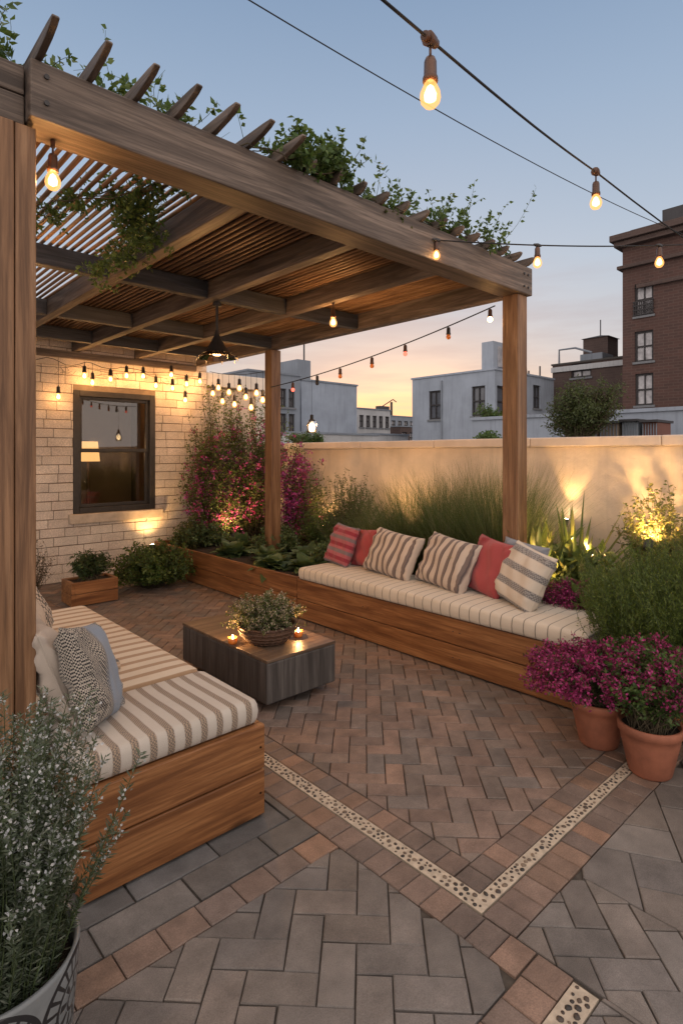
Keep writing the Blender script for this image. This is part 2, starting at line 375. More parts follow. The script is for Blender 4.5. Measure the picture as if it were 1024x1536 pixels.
SLATE = [(.085, .085, .085), (.10, .095, .088), (.075, .078, .08), (.115, .105, .095)]
GAP = .0045
def shrink(x0, x1, y0, y1, g=GAP): return [(x0 + g / 2, y0 + g / 2), (x1 - g / 2, y0 + g / 2), (x1 - g / 2, y1 - g / 2), (x0 + g / 2, y1 - g / 2)]
def herring(mb, rect, W, cols, ang=45, g=.0042, off=(0, 0)):
    x0, x1, y0, y1 = rect; cx, cy = (x0 + x1) / 2 + off[0], (y0 + y1) / 2 + off[1]
    n = int(math.hypot(x1 - x0, y1 - y0) / W / 2) + 6; ca, sa = math.cos(R(ang)), math.sin(R(ang))
    for r in range(-n, n):
        for k in range(-n // 4 - 2 - abs(r) // 4, n // 4 + 3 + abs(r) // 4):
            c = r + 4 * k
            for q in ((c, c + 2, r, r + 1), (c + 3, c + 4, r, r + 2)):
                if abs(q[0]) > n + 2: continue
                p = shrink(q[0] * W, q[1] * W, q[2] * W, q[3] * W, g)
                j = rng.uniform(-.0012, .0012); t = R(rng.uniform(-1.0, 1.0)); mx, my = (q[0] + q[1]) / 2 * W, (q[2] + q[3]) / 2 * W
                p = [(mx + (a - mx) * math.cos(t) - (b - my) * math.sin(t) + j, my + (a - mx) * math.sin(t) + (b - my) * math.cos(t)) for a, b in p]
                p = [(cx + a * ca - b * sa, cy + a * sa + b * ca) for a, b in p]
                p = clip(p, rect)
                if len(p) >= 3 and area(p) > W * W * .06:
                    mb.prism(p, -.03, rng.uniform(-.0022, .0018), .0035, pick(cols))
def row(mb, x0, x1, y0, y1, axis, pitch, cols, g=.004, jit=.02):
    a, e = (x0, x1) if axis == 0 else (y0, y1); n = max(1, round((e - a) / pitch)); s = (e - a) / n
    for i in range(n):
        u0, u1 = a + i * s, a + (i + 1) * s
        q = (u0, u1, y0, y1) if axis == 0 else (x0, x1, u0, u1)
        mb.prism(shrink(*q, g), -.03, rng.uniform(-.0015, .002), .004, pick(cols))
# inner clay field
mb = MB(); herring(mb, (1.902, 3.9, 1.318, 7.62), .093, CLAY)
row(mb, 1.79, 1.90, 1.318, 7.6, 1, .092, BORD); row(mb, 1.79, 3.46, 1.203, 1.316, 0, .092, BORD)
row(mb, 1.583, 1.713, .935, 7.6, 1, .095, BORD); row(mb, 1.715, 3.6, 1.011, 1.141, 0, .095, BORD)
row(mb, .2, 1.713, .812, .932, 0, .11, BORD)
row(mb, -.6, 1.581, 1.733, 1.853, 0, .148, BORD)
row(mb, 3.46, 3.9, 1.2, 1.318, 0, .1, BORD)
st(mb.build('clay_paving', M['paver']))
# grey fields
mb = MB(); herring(mb, (-.6, 1.581, .936, 1.731), .112, GREY, off=(.03, .02)); herring(mb, (1.717, 2.14, -.9, 1.008), .112, GREY, off=(.05, -.03))
herring(mb, (-.6, 1.70, -.9, .728), .112, GREY)
row(mb, 1.70, 1.715, -.9, .728, 1, .3, GREY)
g2 = MB(); herring(g2, (2.145, 5.0, -.9, 1.008), .19, GREY, ang=30)
st(mb.build('grey_paving', M['grey_paver'])); st(g2.build('slab_paving', M['grey_paver']))
mb = MB()
for j, (a, b) in enumerate([(1.857, 2.007), (2.011, 2.25), (2.254, 2.5)] + [(2.504 + .25 * i, 2.75 + .25 * i) for i in range(21)]):
    x = -2.4 + .17 * (j % 2)
    while x < 1.575:
        q = clip(shrink(x, x + .34, a, b), (-2.4, 1.579, 1.855, 7.6)); x += .343
        if q and area(q) > .003: mb.prism(q, -.03, rng.uniform(-.002, .002), .004, pick(SLATE))
st(mb.build('slate_paving', M['grey_paver']))
mb = MB(); mb.box(1.717, 1.786, 1.145, 7.6, -.03, -.001); mb.box(1.786, 3.6, 1.145, 1.199, -.03, -.001); mb.box(.5, 1.698, .732, .808, -.03, -.001)
st(mb.build('pebble_strip_path', plain('pale_mortar', (.44, .37, .285), .8, .2, 30, 200, .6)))
mb = MB(); rp = random.Random(9); placed = {}
PEB = [(.075, .055, .042), (.05, .038, .03), (.11, .08, .058), (.16, .12, .085), (.035, .03, .026)]
def pebbles(x0, x1, y0, y1):
    tries = int((x1 - x0) * (y1 - y0) / (.0165 ** 2) * 5); pts_ = []
    for _ in range(tries):
        r_ = rp.uniform(.0055, .0125); x, y = rp.uniform(x0 + r_, x1 - r_), rp.uniform(y0 + r_, y1 - r_); key = (int(x / .03), int(y / .03)); ok = True
        for dx in (-1, 0, 1):
            for dy in (-1, 0, 1):
                for q in placed.get((key[0] + dx, key[1] + dy), ()):
                    if math.hypot(x - q[0], y - q[1]) < r_ + q[2] + .0022: ok = False
        if not ok: continue
        placed.setdefault(key, []).append((x, y, r_)); a0 = rp.uniform(0, 6.28); ex = rp.uniform(.65, 1); n_ = 8; c_ = rp.choice(PEB); k_ = rp.uniform(.7, 1.2); hh = r_ * .38
        vs = []; jr = [rp.uniform(.85, 1.1) for _ in range(n_)]
        for sc_, zz in ((1, -.003), (.93, hh * .35), (.6, hh * .85)):
            for k in range(n_):
                w = 6.283 * k / n_; u, v = r_ * sc_ * jr[k] * math.cos(w), r_ * sc_ * jr[k] * math.sin(w) * ex; vs.append((x + u * math.cos(a0) - v * math.sin(a0), y + u * math.sin(a0) + v * math.cos(a0), zz))
        vs.append((x, y, hh)); fs = [(i * n_ + k, i * n_ + (k + 1) % n_, (i + 1) * n_ + (k + 1) % n_, (i + 1) * n_ + k) for i in (0, 1) for k in range(n_)] + [(2 * n_ + k, 2 * n_ + (k + 1) % n_, 3 * n_) for k in range(n_)]
        mb.add(vs, fs, tuple(v * k_ for v in c_))
pebbles(1.719, 1.784, 1.147, 2.9); pebbles(1.788, 3.4, 1.147, 1.197); pebbles(.9, 1.696, .734, .806)
tag(mb.build('pebbles', attr_mat('pebble_stone', .45, .2, 30, 200, .2), smooth=True), kind='stuff')

# ------------------------------------------------------------------ house wall with window
WY = 7.6
WX0, WX1, WZ0, WZ1 = 2.425, 3.50, .84, 2.40
house = thing('brick_house', 'cream painted brick house wall with a dark sash window under the pergola', 'house', (2.4, WY, 0))
mb = MB(); r2 = random.Random(3); z = .0
BR = [(.60, .51, .42), (.57, .48, .395), (.62, .525, .435), (.59, .495, .41)]
i = 0
while z < 3.02:
    h = .112; x = -3.0 + (.17 if i % 2 else 0) + r2.uniform(-.03, .03)
    while x < 4.3:
        w = .305 + r2.uniform(-.03, .03); a, b = x, min(x + w, 4.3); x += w
        if r2.random() < .12: 
            pass
        segs = [(a, b)]
        if z + h > WZ0 - .02 and z < WZ1 + .02: segs = [(a, min(b, WX0)), (max(a, WX1), b)]
        for s0, s1 in segs:
            if s1 - s0 < .02: continue
            c = r2.choice(BR); k = r2.uniform(.93, 1.06); dz = r2.uniform(-.0025, .0025); pr = r2.uniform(.004, .013)
            mb.box(s0 + .003, s1 - .003, WY - pr, WY + .03, z + .004 + dz, z + h - .004 + dz, tuple(v * k for v in c))
    z += h; i += 1
o = mb.build('brick_facing', M['brick'], house, bev=.004)
mb = MB(); D = .28
mb.box(-3, WX0, WY + .005, WY + D, -.06, 3.02); mb.box(WX1, 4.3, WY + .005, WY + D, -.06, 3.02); mb.box(WX0, WX1, WY + .005, WY + D, -.06, WZ0); mb.box(WX0, WX1, WY + .005, WY + D, WZ1, 3.02)
mb.box(-3, -2.75, WY + D, 10.9, -.06, 3.02); mb.box(4.05, 4.3, WY + D, 10.9, -.06, 3.02); mb.box(-2.75, 4.05, 10.65, 10.9, -.06, 3.02)
mb.build('wall', plain('mortar_wall', (.20, .15, .11), .85, .15, 12), house)
MB().box(-3.05, 4.35, WY - .04, 10.95, 3.02, 3.14).build('roof', M['concrete'], house, bev=.01)
MB().box(-2.75, 4.05, WY + D, 10.65, -.06, -.03).build('room_floor', M['cedar_x'], house)
MB().box(WX0 - .06, WX1 + .09, WY - .075, WY + .1, WZ0 - .125, WZ0 - .005).build('window_sill', plain('sill_stone', (.50, .40, .30), .7, .15, 10), house, bev=.008)
win = None
mb = MB(); F = .075; y0, y1 = WY - .012, WY + .10
mb.box(WX0, WX0 + F, y0, y1, WZ0, WZ1); mb.box(WX1 - F, WX1, y0, y1, WZ0, WZ1); mb.box(WX0 + F, WX1 - F, y0, y1, WZ1 - F, WZ1); mb.box(WX0 + F, WX1 - F, y0, y1, WZ0, WZ0 + F * .9)
win = mb.build('window', M['frame'], house, bev=.006)
zm = 1.62
def sash(za, zb, yy, nm):
    mb = MB(); t = .042; a, b = WX0 + F, WX1 - F
    mb.box(a, a + t, yy, yy + .04, za, zb); mb.box(b - t, b, yy, yy + .04, za, zb); mb.box(a + t, b - t, yy, yy + .04, zb - t, zb); mb.box(a + t, b - t, yy, yy + .04, za, za + t)
    s = mb.build('sash', M['frame'], None, bev=.004); s.parent = win; s.location = (-house.location[0], -house.location[1], 0)
    p = MB().box(a + t, b - t, yy + .018, yy + .022, za + t, zb - t).build('pane', M['window_glass']); p.parent = win; p.location = s.location
sash(zm, WZ1 - F, WY + .03, 'u'); sash(WZ0 + F * .9, zm + .035, WY + .075 - .02, 'l')
# room behind the window; added lamp stands in for amber reflections in the glass
MB().box(2.1, 4.0, 9.6, 9.62, -.03, 3.0).build('room_partition', plain('room_wall', (.30, .24, .18), .8, .1, 3), house)
lamp = thing('reflection_lamp', 'added table lamp giving the amber glow of reflections in the sash window', 'lamp', (2.95, 8.6, .75))
MB().lathe([(.0, 1.02), (.13, 1.02), (.16, .74), (.16, .735)], (2.95, 8.6, .75)).build('lamp_shade', emit('shade_glow', (1, .55, .2), 2.2), lamp)
MB().lathe([(0, 0), (.09, 0), (.09, .02), (.02, .04), (.03, .4), (.012, .75), (0, .76)], (2.95, 8.6, .75)).build('lamp_base', M['bronze'], lamp, smooth=True)
desk = thing('side_table', 'dark wooden table inside the room under the added lamp', 'table', (2.95, 8.6, -.03))
MB().box(2.5, 3.5, 8.35, 8.85, .7, .748).build('table_top', M['blue_x'], desk)
for sx in (2.53, 3.43):
    for sy in (8.38, 8.78): MB().box(sx, sx + .04, sy, sy + .04, -.03, .7).build('leg', M['blue_z'], desk)
pl_ = bpy.data.lights.new('reflection_lamp_light', 'POINT'); pl_.energy = 9; pl_.color = (1, .6, .3); pl_.shadow_soft_size = .12
lo = bpy.data.objects.new('reflection_lamp_light', pl_); COL.objects.link(lo); lo.parent = lamp; lo.location = (0, -.3, .95)

# cream garden wall beside the house
gw = thing('garden_wall', 'cream plaster end wall with white header behind the climbing plant', 'wall', (4.8, WY, 0))
MB().box(4.33, 5.36, WY + .10, WY + .28, -.06, 2.58).build('wall_panel', M['plaster'], gw)
MB().box(4.31, 5.42, WY + .0, WY + .30, 2.60, 2.80).build('header', M['white_plaster'], gw, bev=.01)
MB().box(5.18, 5.36, WY + .02, WY + .28, -.06, 2.60).build('column', M['white_plaster'], gw, bev=.006)
# parapet
pp = thing('parapet_wall', 'long cream plaster parapet wall with pale coping lit by garden spotlights', 'wall', (5.2, 2, 0))
MB().box(5.2, 5.38, -3, 7.6, -.06, 1.66).build('wall_panel', M['plaster'], pp)
mbc = MB()
for i in range(9): mbc.box(5.15, 5.43, -3 + i * 1.178, -3 + (i + 1) * 1.178 - .005, 1.662, 1.75 + .0015 * (i % 2))
mbc.build('coping', M['cap'], pp, bev=.012)

# ------------------------------------------------------------------ pergola
pg = thing('timber_pergola', 'weathered timber pergola with slatted roof covering the seating', 'pergola', (2.4, 5, 0))
def B(nm, mt, *b, bev=.006, par=pg): return MB().box(*b).build(nm, M[mt], par, bev=bev)
B('front_beam', 'wood_x', .604, 4.27, 2.37, 2.56, 2.865, 3.085, bev=.008)
B('beam', 'wood_x', -1.6, .600, 2.43, 2.56, 2.965, 3.075); B('beam', 'wood_x', -1.6, .600, 2.43, 2.56, 2.85, 2.960)
mb = MB(); mb.box(.40, .563, 2.42, 2.60, 0, 2.85); mb.box(.566, .64, 2.425, 2.60, 0, 2.85); mb.build('post', M['post'], pg, bev=.006)
B('post', 'post', 4.10, 4.24, 2.40, 2.54, .0, 2.865); B('post', 'post', 4.10, 4.24, 5.70, 5.84, .0, 2.86)
for nx, (a, b) in enumerate([(4.12, 4.22), (3.20, 3.285), (2.40, 2.485), (1.60, 1.685), (.75, .80)]):
    if nx == 0:
        B('side_beam', 'wood_y', a, b, 2.56, WY - .02, 2.865, 3.03)
    elif nx < 4: B('joist', 'wood_y', a, b, 2.56, WY - .02, 2.87, 3.02)
for y in (4.22, 5.72, 6.85):
    for a, b in ((-1.5, 1.60), (1.685, 2.40), (2.485, 3.20), (3.285, 4.12)):
        B('cross_beam', 'blue_x', a, b, y, y + .08, 2.875, 3.015)
B('ledger', 'wood_x', -1.5, 4.1, WY - .075, WY - .018, 2.78, 2.868)
rs = random.Random(5)
mb = MB(); x = .67
while x < 4.10:
    r_ = rs.uniform(.0115, .0135); dz = rs.uniform(-.003, .003); b0_ = rs.uniform(-.006, .006)
    mb.tube([(x + b0_ * math.sin(i_ * 1.1 + x * 7) , 2.56 + i_ * .625, 3.036 + dz + rs.uniform(-.002, .002)) for i_ in range(9)], r_, 8); x += .049
mb.build('slat_screen', M['slat'], pg, smooth=True)
mb = MB(); y = 2.58
while y < 6.15:
    mb.box(1.66, 4.11, y, y + .148, 3.066, 3.078); y += .15
mb.build('sky_block_boards', M['blue_x'], pg)  # added dark boards above the slats, blocking the sky in the gaps
mb = MB(); x = .66 - .047
while x > -1.6:
    mb.box(x, x + .021, 2.56, 7.56, 3.024, 3.056); x -= .047
mb.build('slat_screen', M['slat'], pg)
mb = MB()
y = 6.2
while y < 7.5:
    mb.box(.7, 4.11, y, y + .118, 3.062, 3.08); y += .122
mb.build('soffit_boards', M['cedar_x'], pg)
# rafters with rounded tails
for k in range(21):
    x = .435 + k * .187; ov = 1 if k < 8 else .3
    if x > 4.2: break
    prof = [(2.37 - (2.37 - a_) * ov, b_) for a_, b_ in ((2.35, 3.088), (2.25, 3.103), (2.195, 3.118), (2.165, 3.133), (2.172, 3.144), (2.23, 3.147), (2.35, 3.147))]
    vs = [(x, y, z) for y, z in [(2.95, 3.088)] + prof + [(2.95, 3.147)]] + [(x + .026, y, z) for y, z in [(2.95, 3.088)] + prof + [(2.95, 3.147)]]
    n = 9; fs = [tuple(range(n))[::-1], tuple(range(n, 2 * n))] + [(i, (i + 1) % n, n + (i + 1) % n, n + i) for i in range(n)]
    m_ = MB().add(vs, fs)
    o = m_.build('rafter_tail', M['wood_y'], pg, bev=.004)

# ------------------------------------------------------------------ daybed
db = thing('daybed', 'low cedar daybed with striped mattress beside the timber post', 'daybed', (1.1, 3.3, 0))
mb = MB(); X0, X1, Y0, Y1 = .70, 1.475, 2.10, 4.35
for za, zb in ((.012, .208), (.214, .405)):
    mb.box(X0, X1, Y0, Y0 + .035, za, zb); mb.box(X1 - .035, X1, Y0 + .035, Y1, za, zb); mb.box(X0, X0 + .035, Y0 + .035, Y1, za, zb); mb.box(X0 + .035, X1 - .035, Y1 - .035, Y1, za, zb)
mb.box(X0 + .036, X1 - .036, Y0 + .036, Y1 - .036, .35, .402)
mb.build('base', M['cedar_x'], db, bev=.005)
def cushion(nm, mat, x0, x1, y0, y1, z0, z1, parent, r=.03, nx=16, ny=30, puff=.012, seed=0):
    """soft rounded box cushion with a slight crown and dents"""
    rr = random.Random(seed); dents = [(rr.uniform(x0, x1), rr.uniform(y0, y1), rr.uniform(.12, .25), rr.uniform(-.006, .004)) for _ in range(10)]
    mb = MB(); H = z1 - z0
    def prof(t):      # around half: returns (inset, z)
        return t
    us = [0, .15, .45, 1, 2]; vs = []; fs = []
    ins = [(r * .9, z0), (r * .3, z0 + r * .3), (0, z0 + r), (-.004, z0 + H * .5), (0, z1 - r), (r * .3, z1 - r * .3), (r, z1)]
    # perimeter loops
    per = []
    def loop(inset, z):
        a0, a1, b0, b1 = x0 + inset, x1 - inset, y0 + inset, y1 - inset; cr = max(.012, r * 1.2 - inset * .5); pts = []
        for cx, cy, st_ in ((a1 - cr, b0 + cr, -90), (a1 - cr, b1 - cr, 0), (a0 + cr, b1 - cr, 90), (a0 + cr, b0 + cr, 180)):
            for q in range(5): w = R(st_ + 22.5 * q); pts.append((cx + cr * math.cos(w), cy + cr * math.sin(w)))
        out = []
        for i in range(len(pts)):
            p, q = pts[i], pts[(i + 1) % len(pts)]; n = 12 if i % 5 == 4 else 1
            for k in range(n): out.append((p[0] + (q[0] - p[0]) * k / n, p[1] + (q[1] - p[1]) * k / n, z))
        return out
    loops = [loop(a, b) for a, b in ins]
    extra = [r + .03, r + .08, r + .15, min(x1 - x0, y1 - y0) / 2 - .02]
    def top(x, y):
        e = min(x - x0, x1 - x, y - y0, y1 - y); d = puff * (1 - math.exp(-max(e - r, 0) / .06))
        for dx, dy, s, a in dents: d += a * math.exp(-((x - dx) ** 2 + (y - dy) ** 2) / s / s) * min(1, max(e - r, 0) / .05)
        return z1 + d
    for e in extra:
        if e < min(x1 - x0, y1 - y0) / 2: loops.append([(x, y, top(x, y)) for x, y, _ in loop(e, z1)])
    n = len(loops[0])
    for l in loops: vs += l
    for i in range(len(loops) - 1):
        for k in range(n): fs.append((i * n + k, i * n + (k + 1) % n, (i + 1) * n + (k + 1) % n, (i + 1) * n + k))
    fs.append(tuple(range(n))[::-1]); fs.append(tuple(range((len(loops) - 1) * n, len(loops) * n)))
    mb.add(vs, fs); return mb.build(nm, M[mat], parent, smooth=True)
c1 = cushion('mattress', 'mattress', X0 + .01, X1 - .02, 2.63, Y1 - .03, .408, .512, db, .028, puff=.004, seed=1)
c2 = cushion('mattress', 'mattress_near', X0 + .01, X1 - .015, 2.115, 2.622, .408, .513, db, .026, puff=.003, seed=2)

def dots(nm, pts, ax, r, par, mat='black', d=.0025):
    for p in pts:
        q = Vector(p); e = Vector((0, 0, 0)); e[ax] = -d; MB().tube([q - e * .4, q + e], r, 8).build(nm, M[mat], par)
dots('screw', [(x, Y0, z) for x in (.735, .745, 1.452, 1.452) for z in (.11, .31)][2:], 1, .0045, db)
dots('bolt', [(x, 2.37, z) for x in (4.14, 4.20) for z in (2.92, 3.02)] + [(.66, 2.37, 2.93), (.66, 2.37, 3.03)], 1, .010, pg, d=.008)
# ------------------------------------------------------------------ bench and planters
bn = thing('built_in_bench', 'long cedar bench with thin striped cream cushion along the planter', 'bench', (3.75, 3, 0))
mb = MB()
for za, zb in ((.012, .19), (.196, .385)):
    mb.box(3.47, 3.505, 1.50, 4.40, za, zb); mb.box(3.505, 4.04, 1.50, 1.535, za, zb); mb.box(3.505, 4.04, 4.365, 4.40, za, zb)
mb.box(3.506, 4.04, 1.536, 4.364, .33, .382)
mb.build('base', M['cedar_y'], bn, bev=.005)
cushion('seat_cushion', 'bench_cushion', 3.455, 4.035, 1.555, 4.375, .388, .50, bn, .025, puff=.008, seed=4)
dots('screw', [(3.47, y, z) for y in (1.56, 2.5, 2.56, 3.44, 3.5, 4.34) for z in (.10, .29)], 0, .0045, bn)
def planter(name, label, x0, x1, y0, y1, h, soilz, mat='cedar_y', nb=2, cat='planter', zb0=.01):
    t = thing(name, label, cat, ((x0 + x1) / 2, (y0 + y1) / 2, 0)); mb = MB(); th = .035
    for k in range(nb):
        a, b = zb0 + (h - zb0) * k / nb, zb0 + (h - zb0) * (k + 1) / nb - .005
        mb.box(x0, x0 + th, y0, y1, a, b); mb.box(x1 - th, x1, y0, y1, a, b); mb.box(x0 + th, x1 - th, y0, y0 + th, a, b); mb.box(x0 + th, x1 - th, y1 - th, y1, a, b)
    mb.build('box', M[mat], t, bev=.004)
    MB().box(x0 + th, x1 - th, y0 + th, y1 - th, .02, soilz).build('soil', M['soil'], t); return t
planter('raised_planter', 'cedar raised planter full of hostas beyond the left end of the bench', 3.47, 5.19, 4.41, 7.55, .40, .36)
planter('raised_planter', 'tall cedar planter bed running behind the cushioned bench along the parapet', 4.05, 5.19, .95, 4.40, .45, .40)
planter('raised_planter', 'low cedar planter behind the terracotta pots holding the feathery shrub', 3.53, 4.04, .1, 1.44, .36, .32)
wp = planter('wooden_planter_box', 'small wooden planter box by the brick wall under the window', 1.98, 2.46, 6.25, 6.58, .26, .23, 'cedar_x', 2)

# ------------------------------------------------------------------ coffee table
ct = thing('coffee_table', 'low dark block coffee table in the middle of the brick paving', 'coffee table', (2.32, 3.42, 0))
mb = MB(); n = 7
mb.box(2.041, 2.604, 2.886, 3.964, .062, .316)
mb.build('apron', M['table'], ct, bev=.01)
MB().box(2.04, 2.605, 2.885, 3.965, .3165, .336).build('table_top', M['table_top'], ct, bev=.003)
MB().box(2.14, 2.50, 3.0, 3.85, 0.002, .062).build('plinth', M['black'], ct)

# ------------------------------------------------------------------ pillows
def pillow(name, label, mat, w, h, t, loc, head, tilt, roll=0, seed=0, group='cushions leaning on the bench', piping=None):
    root = thing(name, label, 'cushion', loc, (0, 0, 0), group)
    n = 26; rr = random.Random(seed); ph = [rr.uniform(0, 6.28) for _ in range(8)]
    vs = []; idx = {}; mb = MB()
    def pt(u, v, s):
        e = max(0, (1 - abs(u) ** 3.2)) * max(0, (1 - abs(v) ** 3.2)); th = t / 2 * e ** .42
        pin = 1 - .055 * (1 - abs(v) ** 2) * abs(u) ** 3; pin2 = 1 - .055 * (1 - abs(u) ** 2) * abs(v) ** 3
        x = u * w / 2 * pin; z = v * h / 2 * pin2
        wr = .007 * math.sin(9 * u + 4 * v + ph[0]) + .008 * math.sin(5 * v - 7 * u * v + ph[1]) + .003 * math.sin(17 * u * abs(v) + ph[2])
        ang = math.atan2(v, u); cr = max(0, abs(u * v) - .25) * .018 * math.sin(ang * 30 + ph[3])
        sag = -.012 * (1 - v) * 0
        return (x, s * (th + (wr + cr) * min(1, th / (t * .25))) , z + h / 2)
    for s in (-1, 1):
        for j in range(n + 1):
            for i in range(n + 1):
                u, v = -1 + 2 * i / n, -1 + 2 * j / n
                u = math.sin(u * math.pi / 2); v = math.sin(v * math.pi / 2)
                if s == 1 and (i in (0, n) or j in (0, n)): idx[(s, i, j)] = idx[(-1, i, j)]; continue
                idx[(s, i, j)] = len(vs); vs.append(pt(u, v, s))
    fs = []
    for s in (-1, 1):
        for j in range(n):
            for i in range(n):
                q = (idx[(s, i, j)], idx[(s, i + 1, j)], idx[(s, i + 1, j + 1)], idx[(s, i, j + 1)]); fs.append(q if s == -1 else q[::-1])
    mb.add(vs, fs)
    o = mb.build('cover', M[mat], None, smooth=True); o.parent = root
    per = [vs[idx[(-1, i, 0)]] for i in range(n)] + [vs[idx[(-1, n, j)]] for j in range(n)] + [vs[idx[(-1, i, n)]] for i in range(n, 0, -1)] + [vs[idx[(-1, 0, j)]] for j in range(n, -1, -1)]
    q = MB().tube(per, .0042, 5).build('piping', M[piping or mat], None, smooth=True); q.parent = root
    root.rotation_euler = (Matrix.Rotation(R(head), 4, 'Z') @ Matrix.Rotation(R(-tilt), 4, 'X') @ Matrix.Rotation(R(roll), 4, 'Y')).to_euler()
    return root
cz = .508
pillow('scatter_cushion', 'pink and grey banded cushion at the left end of the bench', 'p_pink', .40, .40, .14, (3.80, 4.22, cz), -100, 22, 3, 1)
pillow('scatter_cushion', 'plain rose cushion tucked behind the pink banded one', 'p_rose', .36, .36, .12, (3.93, 3.94, cz), -88, 14, -4, 2)
pillow('scatter_cushion', 'taupe striped cushion nearest the pink ones', 'p_taupe', .62, .41, .17, (3.78, 3.54, cz), -96, 26, 4, 3)
pillow('scatter_cushion', 'taupe striped cushion touching the plain red cushion', 'p_taupe', .58, .43, .17, (3.77, 2.94, cz), -100, 26, 5, 4)
pillow('scatter_cushion', 'plain red cushion squeezed between striped cushions', 'p_rose', .40, .44, .14, (3.84, 2.58, cz), -104, 20, 7, 5)
pillow('scatter_cushion', 'grey blue cushion mostly hidden behind the bold banded one', 'p_grey', .40, .42, .12, (3.96, 2.34, cz), -96, 12, 6, 6)
pillow('scatter_cushion', 'cream cushion with bold grey bands at the right end of the bench', 'p_band', .47, .44, .17, (3.74, 2.26, cz), -112, 26, 9, 7)
GR = 'cushions on the daybed'
pillow('scatter_cushion', 'blue grey cushion with black woven edges at the near end of the daybed', 'p_blue', .36, .40, .13, (.875, 2.36, .515), 54, 20, 14, 8, GR)
pillow('scatter_cushion', 'plain cream cushion behind the blue grey one on the daybed', 'p_cream', .44, .42, .14, (.80, 2.62, .52), 84, 20, -3, 9, GR)
pillow('scatter_cushion', 'black and white woven cushion at the far end of the daybed', 'p_black', .46, .40, .14, (1.0, 3.62, .52), 70, 24, 0, 10, GR)
# throw blanket
mb = MB(); nx, ny = 22, 26; vs = []
for j in range(ny + 1):
    for i in range(nx + 1):
        u, v = i / nx, j / ny; x = .80 + .34 * u + .03 * math.sin(7 * v); y = 2.86 + .5 * v + .02 * math.sin(9 * u)
        z = .524 + .10 * math.sin(math.pi * min(1, max(0, v * 1.05))) ** .7 * (1 - u) ** .6 + .016 * math.sin(19 * v + 3 * u) * (1 - u * .6) + .012 * math.sin(23 * u + 5 * v)
        vs.append((x, y, max(z, .522)))
fs = [(j * (nx + 1) + i, j * (nx + 1) + i + 1, (j + 1) * (nx + 1) + i + 1, (j + 1) * (nx + 1) + i) for j in range(ny) for i in range(nx)]
mb.add(vs, fs); th = mb.build('throw_blanket', M['throw'], None, smooth=True, org=(.87, 3, .52)); tag(th, 'crumpled tan throw blanket with dark stripes between the daybed cushions', 'blanket')
md = th.modifiers.new('solid', 'SOLIDIFY'); md.thickness = .008; md.offset = 1

# ------------------------------------------------------------------ plants
nr = np.random.default_rng(11)
def raw_mesh(name, V, F, C, mat, parent, org):
    """V (n,3), F list of equal-size faces (m,k), C per-face colours"""
    me = bpy.data.meshes.new(name); V = V - np.array(org, dtype=np.float64)
    m_, k = F.shape
    me.vertices.add(len(V)); me.vertices.foreach_set('co', V.astype(np.float32).ravel())
    me.loops.add(m_ * k); me.loops.foreach_set('vertex_index', F.astype(np.int32).ravel())
    me.polygons.add(m_); me.polygons.foreach_set('loop_start', np.arange(m_, dtype=np.int32) * k)
    me.update(calc_edges=True)
    if C is not None:
        a = me.attributes.new('Col', 'FLOAT_COLOR', 'FACE'); a.data.foreach_set('color', np.concatenate([C, np.ones((m_, 1))], 1).astype(np.float32).ravel())
    me.materials.append(mat); o = bpy.data.objects.new(name, me); COL.objects.link(o)
    if parent is not None: o.parent = parent
    return o
def unit(a): return a / (np.linalg.norm(a, axis=-1, keepdims=True) + 1e-9)
def leaves(name, P, Dv, Lh, W, C, mat, parent, org):
    n = len(P); Dv = unit(Dv); rn = unit(nr.normal(size=(n, 3))); S = unit(np.cross(Dv, rn)); Nn = np.cross(S, Dv)
    Lh = np.broadcast_to(Lh, (n,))[:, None]; W = np.broadcast_to(W, (n,))[:, None]
    mid = P + Dv * Lh * .45
    V = np.stack([P, mid + S * W / 2 + Nn * W * .16, P + Dv * Lh - Nn * W * .12, mid - S * W / 2 + Nn * W * .16], 1).reshape(-1, 3)
    b = np.arange(n)[:, None] * 4
    F = np.concatenate([b + np.array([[0, 1, 2]]), b + np.array([[0, 2, 3]])], 0); C2 = np.concatenate([C, C * .9], 0)
    return raw_mesh(name, V, F, C2, mat, parent, org)
def tri_tubes(name, PL, r0, r1, mat, parent, org, C=None):
    """PL (n,s,3) polylines -> three-sided tapered tubes"""
    n, s, _ = PL.shape; T = unit(np.gradient(PL, axis=1)); A = unit(np.cross(T, np.array([.31, .17, .93]))); Bv = np.cross(T, A)
    rr_ = np.linspace(r0, r1, s)[None, :, None]
    V = np.stack([PL + (A * math.cos(w) + Bv * math.sin(w)) * rr_ for w in (0, 2.094, 4.189)], 2)
    idx = np.arange(n * s * 3).reshape(n, s, 3); Fs = []
    for k in range(3): Fs.append(np.stack([idx[:, :-1, k], idx[:, :-1, (k + 1) % 3], idx[:, 1:, (k + 1) % 3], idx[:, 1:, k]], -1).reshape(-1, 4))
    return raw_mesh(name, V.reshape(-1, 3), np.concatenate(Fs), None, mat, parent, org)
def cols(n, palette, var=.25, w=None):
    p = np.array(palette); i = nr.choice(len(p), n, p=w); k = 1 + nr.uniform(-var, var, (n, 1)); return np.clip(p[i] * k, 0, 1)
GREEN = [(.06, .115, .03), (.08, .14, .038), (.045, .085, .025), (.11, .16, .045)]
OLIVE = [(.075, .10, .035), (.10, .12, .045), (.055, .075, .03)]
SAGE = [(.11, .14, .10), (.085, .115, .08), (.14, .16, .12), (.06, .085, .055)]
MAG = [(.33, .025, .13), (.24, .015, .10), (.42, .05, .20), (.20, .012, .07)]
WHITE = [(.62, .60, .55), (.5, .48, .42)]
